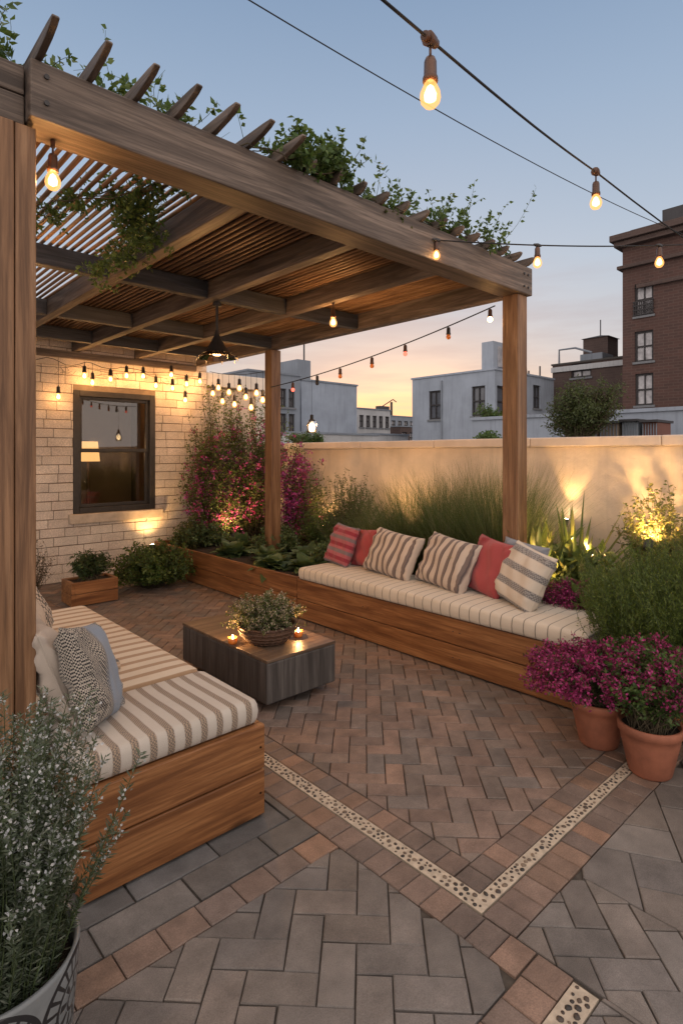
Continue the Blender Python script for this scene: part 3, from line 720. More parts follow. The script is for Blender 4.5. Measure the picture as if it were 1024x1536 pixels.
def stems_to(base, br, ctr, rad, n, seg=9, bow=.25, zmin=None, up=.0, surf=(.55, 1.0)):
    d = unit(nr.normal(size=(n, 3))); d[:, 2] = np.abs(d[:, 2]) * (1 - up) + up if zmin is None else np.maximum(d[:, 2], zmin)
    d = unit(d); e = np.array(ctr) + d * np.array(rad) * nr.uniform(surf[0], surf[1], (n, 1)) ** 1.0
    a = nr.uniform(0, 6.28, n); rr_ = br * np.sqrt(nr.uniform(0, 1, n)); b = np.array(base) + np.stack([rr_ * np.cos(a), rr_ * np.sin(a), np.zeros(n)], 1)
    t = np.linspace(0, 1, seg)[None, :, None]; L_ = np.linalg.norm(e - b, axis=1)[:, None, None]
    up_ = np.array([0, 0, 1.0])[None, None, :]; wob = nr.normal(size=(n, 1, 3)) * .06 * L_ * np.sin(t * 3.1)
    return b[:, None, :] + (e - b)[:, None, :] * t + up_ * bow * L_ * t * (1 - t) * 1.6 + wob
def along(PL, m, t0=.3, t1=1.0, out=.8, spread=.0):
    n, s, _ = PL.shape; i = np.repeat(np.arange(n), m); t = nr.uniform(t0, t1, n * m) * (s - 1); k = np.minimum(t.astype(int), s - 2); f = (t - k)[:, None]
    p = PL[i, k] * (1 - f) + PL[i, k + 1] * f; T = unit(PL[i, k + 1] - PL[i, k]); q = unit(nr.normal(size=p.shape)); q = unit(q - T * (q * T).sum(1, keepdims=True))
    if spread: p = p + nr.normal(size=p.shape) * spread
    return p, unit(T * (1 - out) + q * out)
def shrub(name, label, cat, base, ctr, rad, nst=120, lps=22, leaf=(.03, .014), pal=GREEN, flower=None, group=None, br=.06, bow=.2, up=0., stem=(.003, .001), t0=.3,
          out=.75, surf=(.5, 1.0), fl=None, thing_root=None, var=.3, zmin=None):
    root = thing(name, label, cat, base, group=group)
    PL = stems_to(base, br, ctr, rad, nst, bow=bow, up=up, surf=surf, zmin=zmin)
    tri_tubes('stem', PL, stem[0], stem[1], M['stem'], root, base)
    P, Dv = along(PL, lps, t0, 1.0, out, .004); n = len(P)
    Lh = leaf[0] * nr.uniform(.6, 1.25, n); W = leaf[1] * nr.uniform(.7, 1.2, n)
    # clumps of lighter and darker growth, as the plant has
    cl = .75 + .5 * (np.sin(P @ np.array([9., 5., 3.]) + 1.3) * np.sin(P @ np.array([-4., 8., 7.])) * .5 + .5)[:, None]
    leaves('foliage', P, Dv, Lh, W, np.clip(cols(n, pal, var) * cl, 0, 1), M['leaf'], root, base)
    if flower:
        pal_f, m, size, ft0, frac, rad_f = flower; sel = PL[nr.uniform(size=len(PL)) < frac]
        P, _ = along(sel, m, ft0, 1.0, .8, rad_f); leaves('blossom', P, nr.normal(size=P.shape), size * nr.uniform(.6, 1.3, len(P)), size * .8, cols(len(P), pal_f, .3), M['petal'], root, base)
    return root
def blades(name, bases, dirs, Ls, Ws, bend, pal, parent, org, seg=8, fold=.15, prof='lance', mat='leaf', grav=1.0):
    V, F, C = [], [], []; k = 0
    for b, d, L_, W_, bd in zip(bases, dirs, Ls, Ws, bend):
        b = np.array(b, float); d = unit(np.array(d, float)); s = np.cross(d, [0, 0, 1.0]); s = s / (np.linalg.norm(s) + 1e-6); c = cols(1, pal, .25)[0]
        for i in range(seg + 1):
            t = i / seg; p = b + d * L_ * t + np.array([0, 0, -1]) * bd * L_ * t * t * grav
            tt = unit(d + np.array([0, 0, -1]) * 2 * bd * t); nn = np.cross(s, tt)
            w = W_ * (math.sin(math.pi * min(1, t ** .75 * .97 + .03)) ** .8 if prof == 'oval' else (1 - t) ** .7 * min(1, t * 4 + .45) if prof == 'lance' else (1 - t ** 3))
            V += [p + s * w / 2 + nn * w * fold, p, p - s * w / 2 + nn * w * fold]
            if i: 
                q = k + (i - 1) * 3; F += [(q, q + 1, q + 4, q + 3), (q + 1, q + 2, q + 5, q + 4)]; C += [c, c * .93]
        k += (seg + 1) * 3
    o = raw_mesh(name, np.array(V), np.array(F), np.array(C), M[mat], parent, org)
    o.data.polygons.foreach_set('use_smooth', [True] * len(o.data.polygons)); return o
def grass(name, label, base, rad, n, H, W, pal, lean=.35, group=None):
    root = thing(name, label, 'grass', base, group=group)
    a = nr.uniform(0, 6.28, n); r_ = np.sqrt(nr.uniform(0, 1, n)); P = np.array(base) + np.stack([r_ * np.cos(a) * rad[0], r_ * np.sin(a) * rad[1], np.zeros(n)], 1)
    th_ = np.abs(nr.normal(0, lean, n)); a2 = a + nr.normal(0, .8, n); Dv = np.stack([np.sin(th_) * np.cos(a2), np.sin(th_) * np.sin(a2), np.cos(th_)], 1)
    Ls = H * nr.uniform(.55, 1.1, n); seg = 6; t = np.linspace(0, 1, seg + 1)[None, :, None]
    bend = nr.uniform(.05, .35, n)[:, None, None]; out = np.stack([np.cos(a2), np.sin(a2), np.zeros(n)], 1)[:, None, :]
    PL = P[:, None, :] + Dv[:, None, :] * Ls[:, None, None] * t + (out * .7 - np.array([0, 0, .6])) * bend * Ls[:, None, None] * t ** 2.2
    S = unit(np.cross(Dv, nr.normal(size=(n, 3))))[:, None, :] * (W / 2) * (1 - t * .9)
    V = np.stack([PL + S, PL - S], 2); idx = np.arange(n * (seg + 1) * 2).reshape(n, seg + 1, 2)
    F = np.stack([idx[:, :-1, 0], idx[:, :-1, 1], idx[:, 1:, 1], idx[:, 1:, 0]], -1).reshape(-1, 4); C = np.repeat(cols(n, pal, .3), seg, 0)
    raw_mesh('blades', V.reshape(-1, 3), F, C, M['leaf'], root, base); return root

def pot(name, label, base, prof, mat, soil_r, soil_z, group=None, n=40):
    t = thing(name, label, 'pot', base, group=group)
    MB().lathe(prof, base, n).build('shell', mat, t, smooth=True)
    MB().lathe([(0, soil_z), (soil_r, soil_z)], base, n).build('soil', M['soil'], t); return t

# near left: patterned pot with rosemary
def pattern_mat():
    m, N, L, b, _ = new_mat('printed_ceramic'); v = coords(N, L, rnd=False)
    sx = N.new('ShaderNodeSeparateXYZ'); L.new(v, sx.inputs[0])
    th_ = math_(N, L, 'ARCTAN2', sx.outputs[1], sx.outputs[0]); 
    u = math_(N, L, 'MULTIPLY', th_, .21)
    pit = .24; fu = math_(N, L, 'SUBTRACT', math_(N, L, 'FRACT', math_(N, L, 'MULTIPLY_ADD', u, 1 / pit, 11.08)), .5)
    uu = math_(N, L, 'MULTIPLY', fu, pit); zz = math_(N, L, 'SUBTRACT', sx.outputs[2], .325)
    rad = math_(N, L, 'SQRT', math_(N, L, 'ADD', math_(N, L, 'MULTIPLY', math_(N, L, 'MULTIPLY', uu, uu), .75), math_(N, L, 'MULTIPLY', zz, zz)))
    a = math_(N, L, 'ARCTAN2', zz, uu)
    def ring(r0, w): return math_(N, L, 'LESS_THAN', math_(N, L, 'ABSOLUTE', math_(N, L, 'SUBTRACT', rad, r0)), w)
    sp = math_(N, L, 'LESS_THAN', math_(N, L, 'FRACT', math_(N, L, 'MULTIPLY_ADD', a, 22 / 6.283, 30)), .32)
    sp = math_(N, L, 'MULTIPLY', sp, ring(.082, .018))
    sp2 = math_(N, L, 'MULTIPLY', math_(N, L, 'LESS_THAN', math_(N, L, 'FRACT', math_(N, L, 'MULTIPLY_ADD', a, 9 / 6.283, 30)), .4), ring(.04, .012))
    f = math_(N, L, 'MAXIMUM', ring(.103, .006), ring(.060, .0045)); f = math_(N, L, 'MAXIMUM', f, sp); f = math_(N, L, 'MAXIMUM', f, sp2); f = math_(N, L, 'MAXIMUM', f, ring(.022, .004))
    nz = noise(N, L, v, 12, 6); base = cramp(N, L, nz, [(.3, (.13, .145, .15)), (.7, (.21, .225, .23))])
    L.new(mixc(N, L, f, base, (.015, .016, .018)), b.inputs['Base Color']); b.inputs['Roughness'].default_value = .38
    bump(N, L, b, noise(N, L, v, 60, 4), .15, .003); return m
PB = (.310, 1.535, 0)
pp_ = [(0, .0), (.15, 0), (.165, .012), (.205, .22), (.222, .40), (.226, .452), (.224, .462), (.214, .462), (.208, .45), (.20, .40), (.198, .38)]
pp_ = [(a_ * .83, b_ * .94) for a_, b_ in pp_]
pot('patterned_pot', 'grey ceramic pot printed with black spoked rings holding the flowering rosemary', PB, pp_, pattern_mat(), .166, .385, n=64)
ROS = thing('rosemary_bush', 'tall grey green rosemary with tiny white flowers in the patterned pot', 'plant', (PB[0], PB[1], .385))
b0 = (PB[0], PB[1], .385)
n = 300; a = nr.uniform(0, 6.28, n); r_ = .14 * np.sqrt(nr.uniform(0, 1, n)); bs = np.array(b0) + np.stack([r_ * np.cos(a), r_ * np.sin(a), 0 * a], 1)
th_ = np.abs(nr.normal(.06, .17, n)); a2 = a + nr.normal(0, .5, n); Hh = nr.uniform(.30, .62, n) * (1 - .30 * np.clip(th_, 0, 1)); t = np.linspace(0, 1, 12)[None, :, None]
Dv = np.stack([np.sin(th_) * np.cos(a2), np.sin(th_) * np.sin(a2), np.cos(th_)], 1)[:, None, :]
PL = bs[:, None, :] + Dv * Hh[:, None, None] * t + np.stack([np.cos(a2), np.sin(a2), .1 + 0 * a2], 1)[:, None, :] * nr.uniform(-.02, .07, n)[:, None, None] * t ** 2 + np.sin(t * 7 + a[:, None, None]) * .008
tri_tubes('stem', PL, .0024, .0009, M['green_stem'], ROS, b0)
P, Dl = along(PL, 135, .02, 1.0, .62); nn_ = len(P); leaves('foliage', P, Dl, .023 * nr.uniform(.6, 1.2, nn_), .0044, cols(nn_, SAGE, .3), M['leaf'], ROS, b0)
P, _ = along(PL, 20, .74, 1.0, .8, .006); leaves('blossom', P, nr.normal(size=P.shape), .0085, .0075, cols(len(P), [(.52, .53, .53), (.42, .44, .46), (.34, .37, .36)], .2), M['petal'], ROS, b0)

# terracotta pots with magenta flowers
TP = [(0, 0), (.092, 0), (.10, .01), (.135, .17), (.142, .205), (.150, .21), (.153, .245), (.147, .252), (.136, .25), (.13, .22)]
pot('terracotta_pot', 'round terracotta pot closest to the bench end', (3.20, 1.38, 0), TP, M['terracotta'], .132, .225, 'terracotta pots')
pot('terracotta_pot', 'rimmed terracotta pot at the corner of the pebble strip', (3.10, 1.08, 0), TP, M['terracotta'], .132, .225, 'terracotta pots')
G_ = 'magenta flowering plants'
FL = (MAG, 46, .0165, .72, .95, .010)
shrub('flowering_plant', 'magenta flowers spilling from the terracotta pot beside the bench end', 'plant', (3.20, 1.38, .22), (3.12, 1.42, .34), (.37, .37, .24), 260, 16, (.024, .010), OLIVE, FL, G_, .1, .2)
shrub('flowering_plant', 'magenta flowers with green leaves in the terracotta pot by the pebble strip', 'plant', (3.10, 1.08, .22), (3.18, 1.08, .40), (.34, .34, .28), 260, 30, (.03, .014), GREEN, (MAG, 40, .0165, .74, .62, .010), G_, .1, .2)
shrub('flowering_plant', 'small magenta cushion of flowers behind the bold banded cushion', 'plant', (4.16, 1.94, .40), (4.09, 1.96, .50), (.24, .24, .20), 170, 12, (.02, .009), OLIVE, (MAG, 40, .015, .65, .95, .01), G_, .1, .2)
shrub('low_shrub', 'low yellow green bush beside the small magenta flowers', 'plant', (4.12, 1.50, .36), (4.05, 1.52, .44), (.20, .20, .17), 110, 24, (.022, .011), [(.13, .16, .04), (.09, .13, .035)], None, None, .08, .2)
# feathery shrub on the right
FE = [(.08, .125, .022), (.11, .155, .03), (.055, .09, .018), (.14, .18, .04)]
def feather(label, base, H, n, rx, seed, lean=.2):
    root = thing('feathery_shrub', label, 'shrub', base, group='feathery green shrubs'); a = nr.uniform(0, 6.28, n); q = np.sqrt(nr.uniform(0, 1, n))
    bs = np.array(base) + np.stack([q * rx * .55 * np.cos(a), q * rx * .55 * np.sin(a), 0 * a], 1)
    th_ = np.abs(nr.normal(.05, lean, n)) + q * .22; Hh = H * nr.uniform(.5, 1.08, n) * (1 - .25 * q); t = np.linspace(0, 1, 10)[None, :, None]
    Dv = np.stack([np.sin(th_) * np.cos(a), np.sin(th_) * np.sin(a), np.cos(th_)], 1)[:, None, :]
    PL = bs[:, None, :] + Dv * Hh[:, None, None] * t + nr.normal(size=(n, 1, 3)) * .05 * np.sin(t * 3)
    tri_tubes('stem', PL, .0026, .0008, M['green_stem'], root, base); P, Dl = along(PL, 95, .1, 1, .5, .008); leaves('foliage', P, Dl, .024 * nr.uniform(.6, 1.3, len(P)), .0052, cols(len(P), FE, .3), M['leaf'], root, base)
feather('dense feathery green shrub standing behind the terracotta pots', (3.80, 1.22, .32), .80, 600, .54, 1)
feather('taller feathery shrub at the right edge next to the parapet', (3.90, .66, .32), 1.04, 540, .50, 2)
feather('feathery shrub in the planter bed between the agave and parapet', (4.42, 1.36, .40), .58, 260, .36, 3)
# agave like rosettes behind the right post
def rosette(name, label, base, n, L_, W_, pal, tilt=(15, 70), bend=.25, prof='lance', group=None, fold=.2, cat='plant'):
    root = thing(name, label, cat, base, group=group); bs, ds, ls, ws, bd = [], [], [], [], []
    for i in range(n):
        a = i * 2.399 + nr.uniform(-.2, .2); ti = R(nr.uniform(*tilt)); bs.append((base[0] + .03 * math.cos(a), base[1] + .03 * math.sin(a), base[2])); ds.append((math.sin(ti) * math.cos(a), math.sin(ti) * math.sin(a), math.cos(ti)))
        ls.append(L_ * nr.uniform(.65, 1.1)); ws.append(W_ * nr.uniform(.8, 1.15)); bd.append(bend * nr.uniform(.4, 1.3))
    blades('leaf', bs, ds, ls, ws, bd, pal, root, base, prof=prof, fold=fold); return root
AG = [(.11, .15, .045), (.16, .18, .05), (.075, .11, .04), (.22, .20, .06)]
rosette('agave', 'broad leaved agave beside the right post lit from below', (4.45, 2.44, .40), 36, .90, .125, AG, (8, 68), .28)
rosette('agave', 'upright sword leaved agave between the post and glowing shrub', (4.60, 2.18, .40), 34, .90, .075, AG, (3, 45), .15)
rosette('canna_lily', 'wide paddle leaved plant close behind the banded cushion', (4.46, 2.60, .40), 18, .74, .18, AG, (10, 55), .3, 'oval')
rosette('canna_lily', 'dark paddle leaves hanging over the right end of the bench', (4.24, 2.16, .40), 22, .42, .10, [(.04, .065, .03), (.06, .08, .035)], (30, 85), .6, 'oval')
GOLD = [(.20, .18, .05), (.14, .15, .04), (.26, .21, .07), (.10, .12, .03)]
shrub('golden_shrub', 'golden shrub glowing above its spotlight right of the agave', 'shrub', (4.86, 1.56, .40), (4.86, 1.66, .80), (.28, .34, .62), 130, 34, (.036, .017), GOLD, None, None, .05, .1, up=.25)
shrub('golden_shrub', 'thin reddish twiggy shrub against the parapet at the right edge', 'shrub', (4.95, 1.06, .40), (4.95, 1.06, .72), (.22, .30, .48), 80, 13, (.026, .011), [(.16, .12, .06), (.12, .06, .035), (.14, .14, .04)], None, None, .05, .1, up=.3)
for x, y, h_, lb in ((4.44, 2.06, .42, 'broad yellow green leafy shrub between the agaves and the golden shrub'), (4.72, 2.62, .34, 'broad leaved shrub behind the right post at the parapet'), (4.26, 1.72, .26, 'broad leaved shrub rising behind the small magenta flowers')):
    shrub('broadleaf_shrub', lb, 'shrub', (x, y, .40), (x, y, .50), (.36, .36, h_), 95, 12, (.125, .055), [(.14, .18, .05), (.10, .14, .04), (.20, .21, .07)], None, 'broad leaved shrubs at the right end', .08, .25, up=.1, out=.6)
# grasses behind the bench
GR_ = [(.09, .125, .045), (.12, .15, .055), (.07, .10, .035), (.20, .20, .11)]
gg = 'ornamental grasses behind the bench'
grass('ornamental_grass', 'tallest ornamental grass clump next to the right post', (4.62, 2.86, .40), (.22, .24), 2200, 1.16, .0055, GR_, .22, gg)
grass('ornamental_grass', 'wide misty grass clump behind the two taupe cushions', (4.66, 3.38, .40), (.24, .26), 2200, 1.10, .0055, GR_, .26, gg)
grass('ornamental_grass', 'grass clump between the misty grass and the rounded bush', (4.62, 3.92, .40), (.24, .26), 1900, 1.0, .0055, GR_, .28, gg)
grass('ornamental_grass', 'short grass tuft just behind the pink cushions', (4.36, 4.10, .40), (.16, .2), 900, .72, .0055, GR_, .3, gg)
shrub('rounded_bush', 'rounded fine leaved bush left of the grasses lit from behind', 'bush', (4.62, 4.86, .36), (4.62, 4.86, .70), (.46, .55, .74), 340, 50, (.026, .009), [(.085, .12, .035), (.06, .09, .028), (.12, .14, .05)], None, None, .1, .15)
shrub('rounded_bush', 'darker bush against the parapet behind the hostas', 'bush', (4.85, 5.55, .36), (4.85, 5.55, .56), (.36, .45, .44), 160, 40, (.03, .012), GREEN, None, None, .1, .15)
# hostas
HO = [(.09, .145, .06), (.12, .18, .08), (.07, .115, .05), (.16, .21, .10)]
hl = ['hosta in front of the rear post', 'hosta nearest the pink cushions', 'hosta on the front edge of the planter left of the post', 'small hosta behind the rear post', 'hosta spilling over the planter between two others', 'hosta under the climbing flowers']
for i, (x, y) in enumerate([(3.86, 5.45), (3.86, 4.72), (3.78, 6.05), (4.22, 5.15), (3.72, 5.10), (4.10, 6.35)]):
    rosette('hosta', hl[i], (x, y, .36), 44, .31, .155, HO, (10, 80), .45, 'oval', 'hostas in the raised planter', .12)
for x, y, r_, lb in ((4.35, 5.9, .42, 'leafy ground shrub between the rear post and magenta spire'), (4.3, 4.75, .36, 'leafy ground shrub filling the bed left of the pink cushions'), (3.85, 6.95, .45, 'leafy ground shrub below the climbing blooms at the planter end')):
    shrub('low_shrub', lb, 'shrub', (x, y, .36), (x, y, .42), (r_, r_, .30), 170, 26, (.045, .022), HO + [(.09, .12, .04)], None, 'ground shrubs in the raised planter', .1, .2)
# climbing flowers at the corner
CL = [(.09, .13, .035), (.12, .15, .05), (.06, .09, .025), (.13, .11, .06)]
def climber(label, base, ctr, rad, nst, H, fl, pal=CL, frac=.6, lps=40, name='climbing_plant', leaf=(.046, .022)):
    root = thing(name, label, 'climbing plant', base, group='climbing plants in the corner'); n = nst; a = nr.uniform(0, 6.28, n); q = nr.uniform(0, 1, n)
    x = ctr[0] + rad[0] * np.cos(a) * np.sqrt(q); y = ctr[1] + rad[1] * np.sin(a) * np.sqrt(q); top = base[2] + H * nr.uniform(.25, 1, n) ** .8
    e = np.stack([x, y, top], 1); b = np.array(base) + nr.normal(size=(n, 3)) * np.array([.12, .1, .0]); t = np.linspace(0, 1, 12)[None, :, None]
    PL = b[:, None, :] + (e - b)[:, None, :] * np.concatenate([t ** .55, t ** .55, t], 2) + nr.normal(size=(n, 1, 3)) * .12 * np.sin(t * 6.0 + a[:, None, None]) * t * np.array([1, 1, .3])
    tri_tubes('stem', PL, .006, .0015, M['stem'], root, base); P, Dl = along(PL, lps, .12, 1, .8, .03); leaves('foliage', P, Dl, leaf[0] * nr.uniform(.6, 1.2, len(P)), leaf[1], cols(len(P), pal, .35), M['leaf'], root, base)
    sel = PL[nr.uniform(size=n) < frac]; P, _ = along(sel, fl, .2, .95, .8, .045); m_ = P[:, 2] < base[2] + H * .75; P = P[m_ | (nr.uniform(size=len(P)) < .3)]
    # blossoms come in little sprays
    c = P[nr.choice(len(P), max(1, len(P) // 9))]; P = np.repeat(c, 9, 0) + nr.normal(size=(len(c) * 9, 3)) * .022
    leaves('blossom', P, nr.normal(size=P.shape), .036 * nr.uniform(.6, 1.3, len(P)), .027, cols(len(P), [(.42, .05, .25), (.52, .12, .38), (.34, .03, .18), (.46, .05, .16)], .3), M['petal'], root, base)
climber('tall climbing plant with magenta blooms covering the cream end wall', (4.72, 7.20, .36), (4.70, 7.12), (.62, .28), 150, 2.15, 34, frac=.8, lps=110)
climber('dense magenta blooming climber right beside the brick wall corner', (4.15, 7.10, .36), (4.12, 7.10), (.42, .30), 120, 1.6, 48, frac=.8, lps=110)
climber('thin vine reaching up the edge of the brick wall to the lights', (4.30, 7.42, .36), (4.24, 7.40), (.20, .09), 34, 2.25, 20, frac=.4, lps=60)
climber('narrow climber with magenta spire behind the rear post', (4.95, 6.35, .36), (4.92, 6.35), (.18, .2), 36, 1.62, 110, frac=.9, lps=40)
climber('leafy climber against the parapet beside the magenta spire', (5.0, 6.0, .36), (5.0, 6.0), (.14, .22), 30, 1.15, 16, frac=.3)
shrub('low_shrub', 'round dark green shrub on the paving below the wall spotlight', 'shrub', (3.02, 6.62, 0), (3.0, 6.55, .14), (.60, .55, .46), 420, 30, (.042, .022), [(.05, .09, .024), (.07, .12, .03), (.11, .15, .04)], None, None, .12, .25, t0=.35)
shrub('low_shrub', 'amber lit leafy shrub between the wall and climbing blooms', 'shrub', (3.72, 6.95, 0), (3.72, 6.98, .36), (.30, .30, .50), 130, 34, (.036, .018), [(.06, .08, .025), (.10, .09, .03)], None, None, .1, .15)
shrub('box_plant', 'leafy green plant in the small wooden planter box', 'plant', (2.22, 6.42, .23), (2.22, 6.42, .33), (.25, .20, .26), 120, 26, (.06, .014), [(.05, .085, .03), (.08, .11, .04), (.035, .06, .025)], None, None, .12, .1, up=.2)
shrub('dry_shrub', 'sparse reddish twiggy shrub at the foot of the brick wall', 'shrub', (1.72, 6.75, 0), (1.72, 6.70, .25), (.24, .24, .48), 80, 15, (.026, .011), [(.13, .07, .05), (.10, .08, .06), (.18, .11, .09)], None, None, .06, .2, up=.15)
# pergola vines
vg = 'vines growing over the pergola'
def vine(label, pts, n, sp, leaf=(.040, .022), drop=.0, pal=None, sprigs=22, lps=14, slen=.16):
    base = pts[0]; root = thing('pergola_vine', label, 'vine', base, group=vg); pts_ = np.array(pts, float); m_ = len(pts_)
    seg = 16; tt = np.linspace(0, m_ - 1, seg); k = np.minimum(tt.astype(int), m_ - 2); f = (tt - k)[:, None]; c = pts_[k] * (1 - f) + pts_[k + 1] * f
    main = c[None] + np.cumsum(nr.normal(size=(3, seg, 3)) * .012, 1); tri_tubes('stem', main, .005, .003, M['stem'], root, base)
    i = nr.integers(0, seg, sprigs); b = main[nr.integers(0, 3, sprigs), i]; e = b + nr.normal(size=(sprigs, 3)) * sp + np.array([0, 0, slen - drop]) * nr.uniform(.2, 1.3, (sprigs, 1)); t = np.linspace(0, 1, 7)[None, :, None]
    PL = b[:, None] + (e - b)[:, None] * t + nr.normal(size=(sprigs, 1, 3)) * .03 * np.sin(t * 3)
    tri_tubes('foliage_stems', PL, .002, .0008, M['green_stem'], root, base); P, Dl = along(PL, lps, .1, 1, .75, .006); leaves('foliage', P, Dl, leaf[0] * nr.uniform(.6, 1.2, len(P)), leaf[1], cols(len(P), pal or GREEN, .3), M['leaf'], root, base)
vine('vine trailing over the left end of the front beam', [(.30, 2.62, 3.10), (.62, 2.66, 3.16), (.95, 2.66, 3.14), (1.35, 2.6, 3.12)], 1, .07, sprigs=60, slen=.12, lps=18)
vine('thin vine sprigs between the rafter tails', [(1.15, 2.45, 3.12), (1.5, 2.46, 3.13), (1.75, 2.42, 3.1)], 1, .04, sprigs=13, slen=.12, lps=9)
vine('bushy vine clump spilling over the middle of the front beam', [(1.80, 2.40, 3.12), (2.0, 2.36, 3.14), (2.14, 2.40, 3.12)], 1, .065, sprigs=90, slen=.12, lps=26, leaf=(.040, .024))
vine('vine sprigs standing on the beam right of the bushy clump', [(2.25, 2.42, 3.12), (2.5, 2.42, 3.13), (2.75, 2.38, 3.1)], 1, .05, sprigs=26, slen=.15, lps=13)
vine('wispy vine along the right end of the front beam', [(2.9, 2.42, 3.12), (3.4, 2.44, 3.16), (4.0, 2.42, 3.10)], 1, .10, sprigs=62, slen=.15, lps=18)
vine('hanging vine tangled under the slats near the front joist', [(1.25, 3.10, 2.98), (1.45, 3.25, 2.96), (1.52, 3.7, 2.96), (1.54, 4.05, 2.94)], 1, .07, sprigs=110, slen=-.05, lps=22, leaf=(.036, .018))
vine('second hanging vine trailing along the slats toward the post', [(1.40, 2.75, 2.99), (1.30, 3.0, 2.97), (1.05, 3.3, 2.97), (1.0, 3.8, 2.95)], 1, .06, sprigs=60, slen=-.03, lps=20, leaf=(.036, .018))

# bowl plant on coffee table
BW = (2.27, 3.20, .337)
bw = thing('wicker_bowl', 'round dark wicker bowl on the coffee table', 'bowl', BW)
MB().lathe([(0, 0), (.11, 0), (.15, .02), (.185, .07), (.192, .115), (.186, .122), (.178, .115), (.17, .09)], BW, 40).build('bowl_shell', plain('wicker', (.10, .052, .028), .7, .5, 60, 120, .9, dist=.008), bw, smooth=True)
for k in range(5):
    rr_ = [.135, .16, .18, .19, .192][k]; zz = [.012, .034, .058, .084, .112][k]
    MB().tube([(BW[0] + rr_ * math.cos(w * .1309), BW[1] + rr_ * math.sin(w * .1309), BW[2] + zz + .003 * math.sin(w * 3)) for w in range(49)], .007, 5, col=None).build('wicker_ring', M['bronze'] if k == 4 else plain('wicker_' + str(k), (.09, .045, .025), .7, .4, 60), bw, smooth=True)
MB().lathe([(0, .085), (.172, .085)], BW, 30).build('soil', M['soil'], bw)
shrub('bowl_plant', 'cream flowering mound plant in the wicker bowl', 'plant', (BW[0], BW[1], BW[2] + .085), (BW[0] + .0, BW[1] + .03, BW[2] + .12), (.30, .30, .22), 300, 20, (.020, .011), [(.10, .13, .045), (.13, .15, .06), (.07, .10, .035)], ([(.55, .44, .34), (.46, .38, .28), (.36, .32, .2)], 14, .013, .7, .8, .008), None, .09, .25, t0=.3)

# ------------------------------------------------------------------ lamps
def plight(parent, loc, e, size=.03, col=WARM, name='glow'):
    d = bpy.data.lights.new(name, 'POINT'); d.energy = e; d.color = col; d.shadow_soft_size = size
    d.energy = e * 3.0; o = bpy.data.objects.new(name, d); COL.objects.link(o); o.parent = parent; w = Vector((0, 0, 0)); q = parent
    while q is not None: w += q.location; q = q.parent
    o.location = Vector(loc) - w; return o
def hang_bulb(root, p, s=1.0, lit='bulb', body='bronze', e=0, drop=.02, soft=True, kind='edison'):
    """socket hanging from the cable at p, glass bulb below it as the socket's own part"""
    x, y, z = p; z -= drop * s
    mb = MB(); mb.tube([(x, y, z + drop * s), (x, y, z)], .004 * s, 6); mb.lathe([(0, 0), (.013, -.002), (.017, -.012), (.018, -.05), (.021, -.056), (.021, -.068), (0, -.069)][::-1] and [(.0, 0), (.013 * s, -.002 * s), (.017 * s, -.012 * s), (.018 * s, -.05 * s), (.021 * s, -.056 * s), (.021 * s, -.068 * s), (0, -.069 * s)], (x, y, z), 14)
    sk = mb.build('socket', M[body], root, smooth=True)
    zb = z - .068 * s; pr = [(.013, 0), (.018, -.008), (.027, -.028), (.029, -.042), (.026, -.056), (.016, -.068), (0, -.072)]
    if kind == 'small': pr = [(.012, 0), (.020, -.012), (.022, -.024), (.017, -.038), (0, -.046)]
    b = MB().lathe([(r * s, q * s) for r, q in pr], (x, y, zb), 16).build('bulb', M['bulb_glass'] if lit == 'bulb' and kind == 'edison' else M[lit], None, smooth=True)
    b.parent = sk; b.location = -root.location
    if lit == 'bulb' and kind == 'edison':
        c = MB().lathe([(0, -.006 * s), (.009 * s, -.014 * s), (.017 * s, -.034 * s), (.016 * s, -.048 * s), (0, -.058 * s)], (x, y, zb), 12).build('filament', M['bulb'], None, smooth=True); c.parent = sk; c.location = -root.location
    if e: plight(root, (x, y, zb - .04 * s), e)
def cable(p0, p1, sag, n=24):
    p0, p1 = Vector(p0), Vector(p1); return [p0.lerp(p1, i / n) - Vector((0, 0, sag * 4 * (i / n) * (1 - i / n))) for i in range(n + 1)]
def at(pts, t):
    f = t * (len(pts) - 1); i = min(int(f), len(pts) - 2); return pts[i].lerp(pts[i + 1], f - i)
def cable_obj(root, pts, r, name='cable'): return MB().tube(pts, r, 6).build(name, M['wire'], root, smooth=True)

def px(x, y, d): # helper only used to lay out cables in the air: a point d metres ahead of the viewpoint's plane
    l = (x - 512) / 864 * d; return Vector((.6775 * d + .7355 * l, .7355 * d - .6775 * l, 1.6 + (680 - y) / 864 * d))
# overhead heavy cable with two big bulbs
A, Bp, Cp = px(560, -12, 1.28), px(893, 258, 2.55), px(1120, 415, 4.0)
q1 = px(645, 60, 1.46)
s1 = thing('string_lights', 'thick black cable crossing the sky with two large bulbs', 'string lights', A, group='string lights')
pts = [A, q1] + [q1.lerp(Bp, i / 8) - Vector((0, 0, .012 * math.sin(math.pi * i / 8))) for i in range(1, 9)] + [Bp.lerp(Cp, i / 6) - Vector((0, 0, .03 * math.sin(math.pi * i / 6))) for i in range(1, 7)]
cable_obj(s1, pts, .0042)
for p, s_, e in ((q1, .92, 1.4), (Bp, .88, 1.2)):
    mb = MB(); dd = (Bp - q1).normalized(); 
    for k, (o_, r_) in enumerate(((-.016, .013), (0, .019), (.015, .015))): mb.tube([p + dd * (o_ - .013), p + dd * (o_ + .013)], [r_, r_ * .8], 9)
    mb.build('cable_clamp', M['bronze'], s1, smooth=True, bev=.002)
    hang_bulb(s1, p - Vector((0, 0, .012)), s_, e=e, drop=.035)
w0, w1 = px(360, -8, 2.2), px(1110, 380, 6.5)
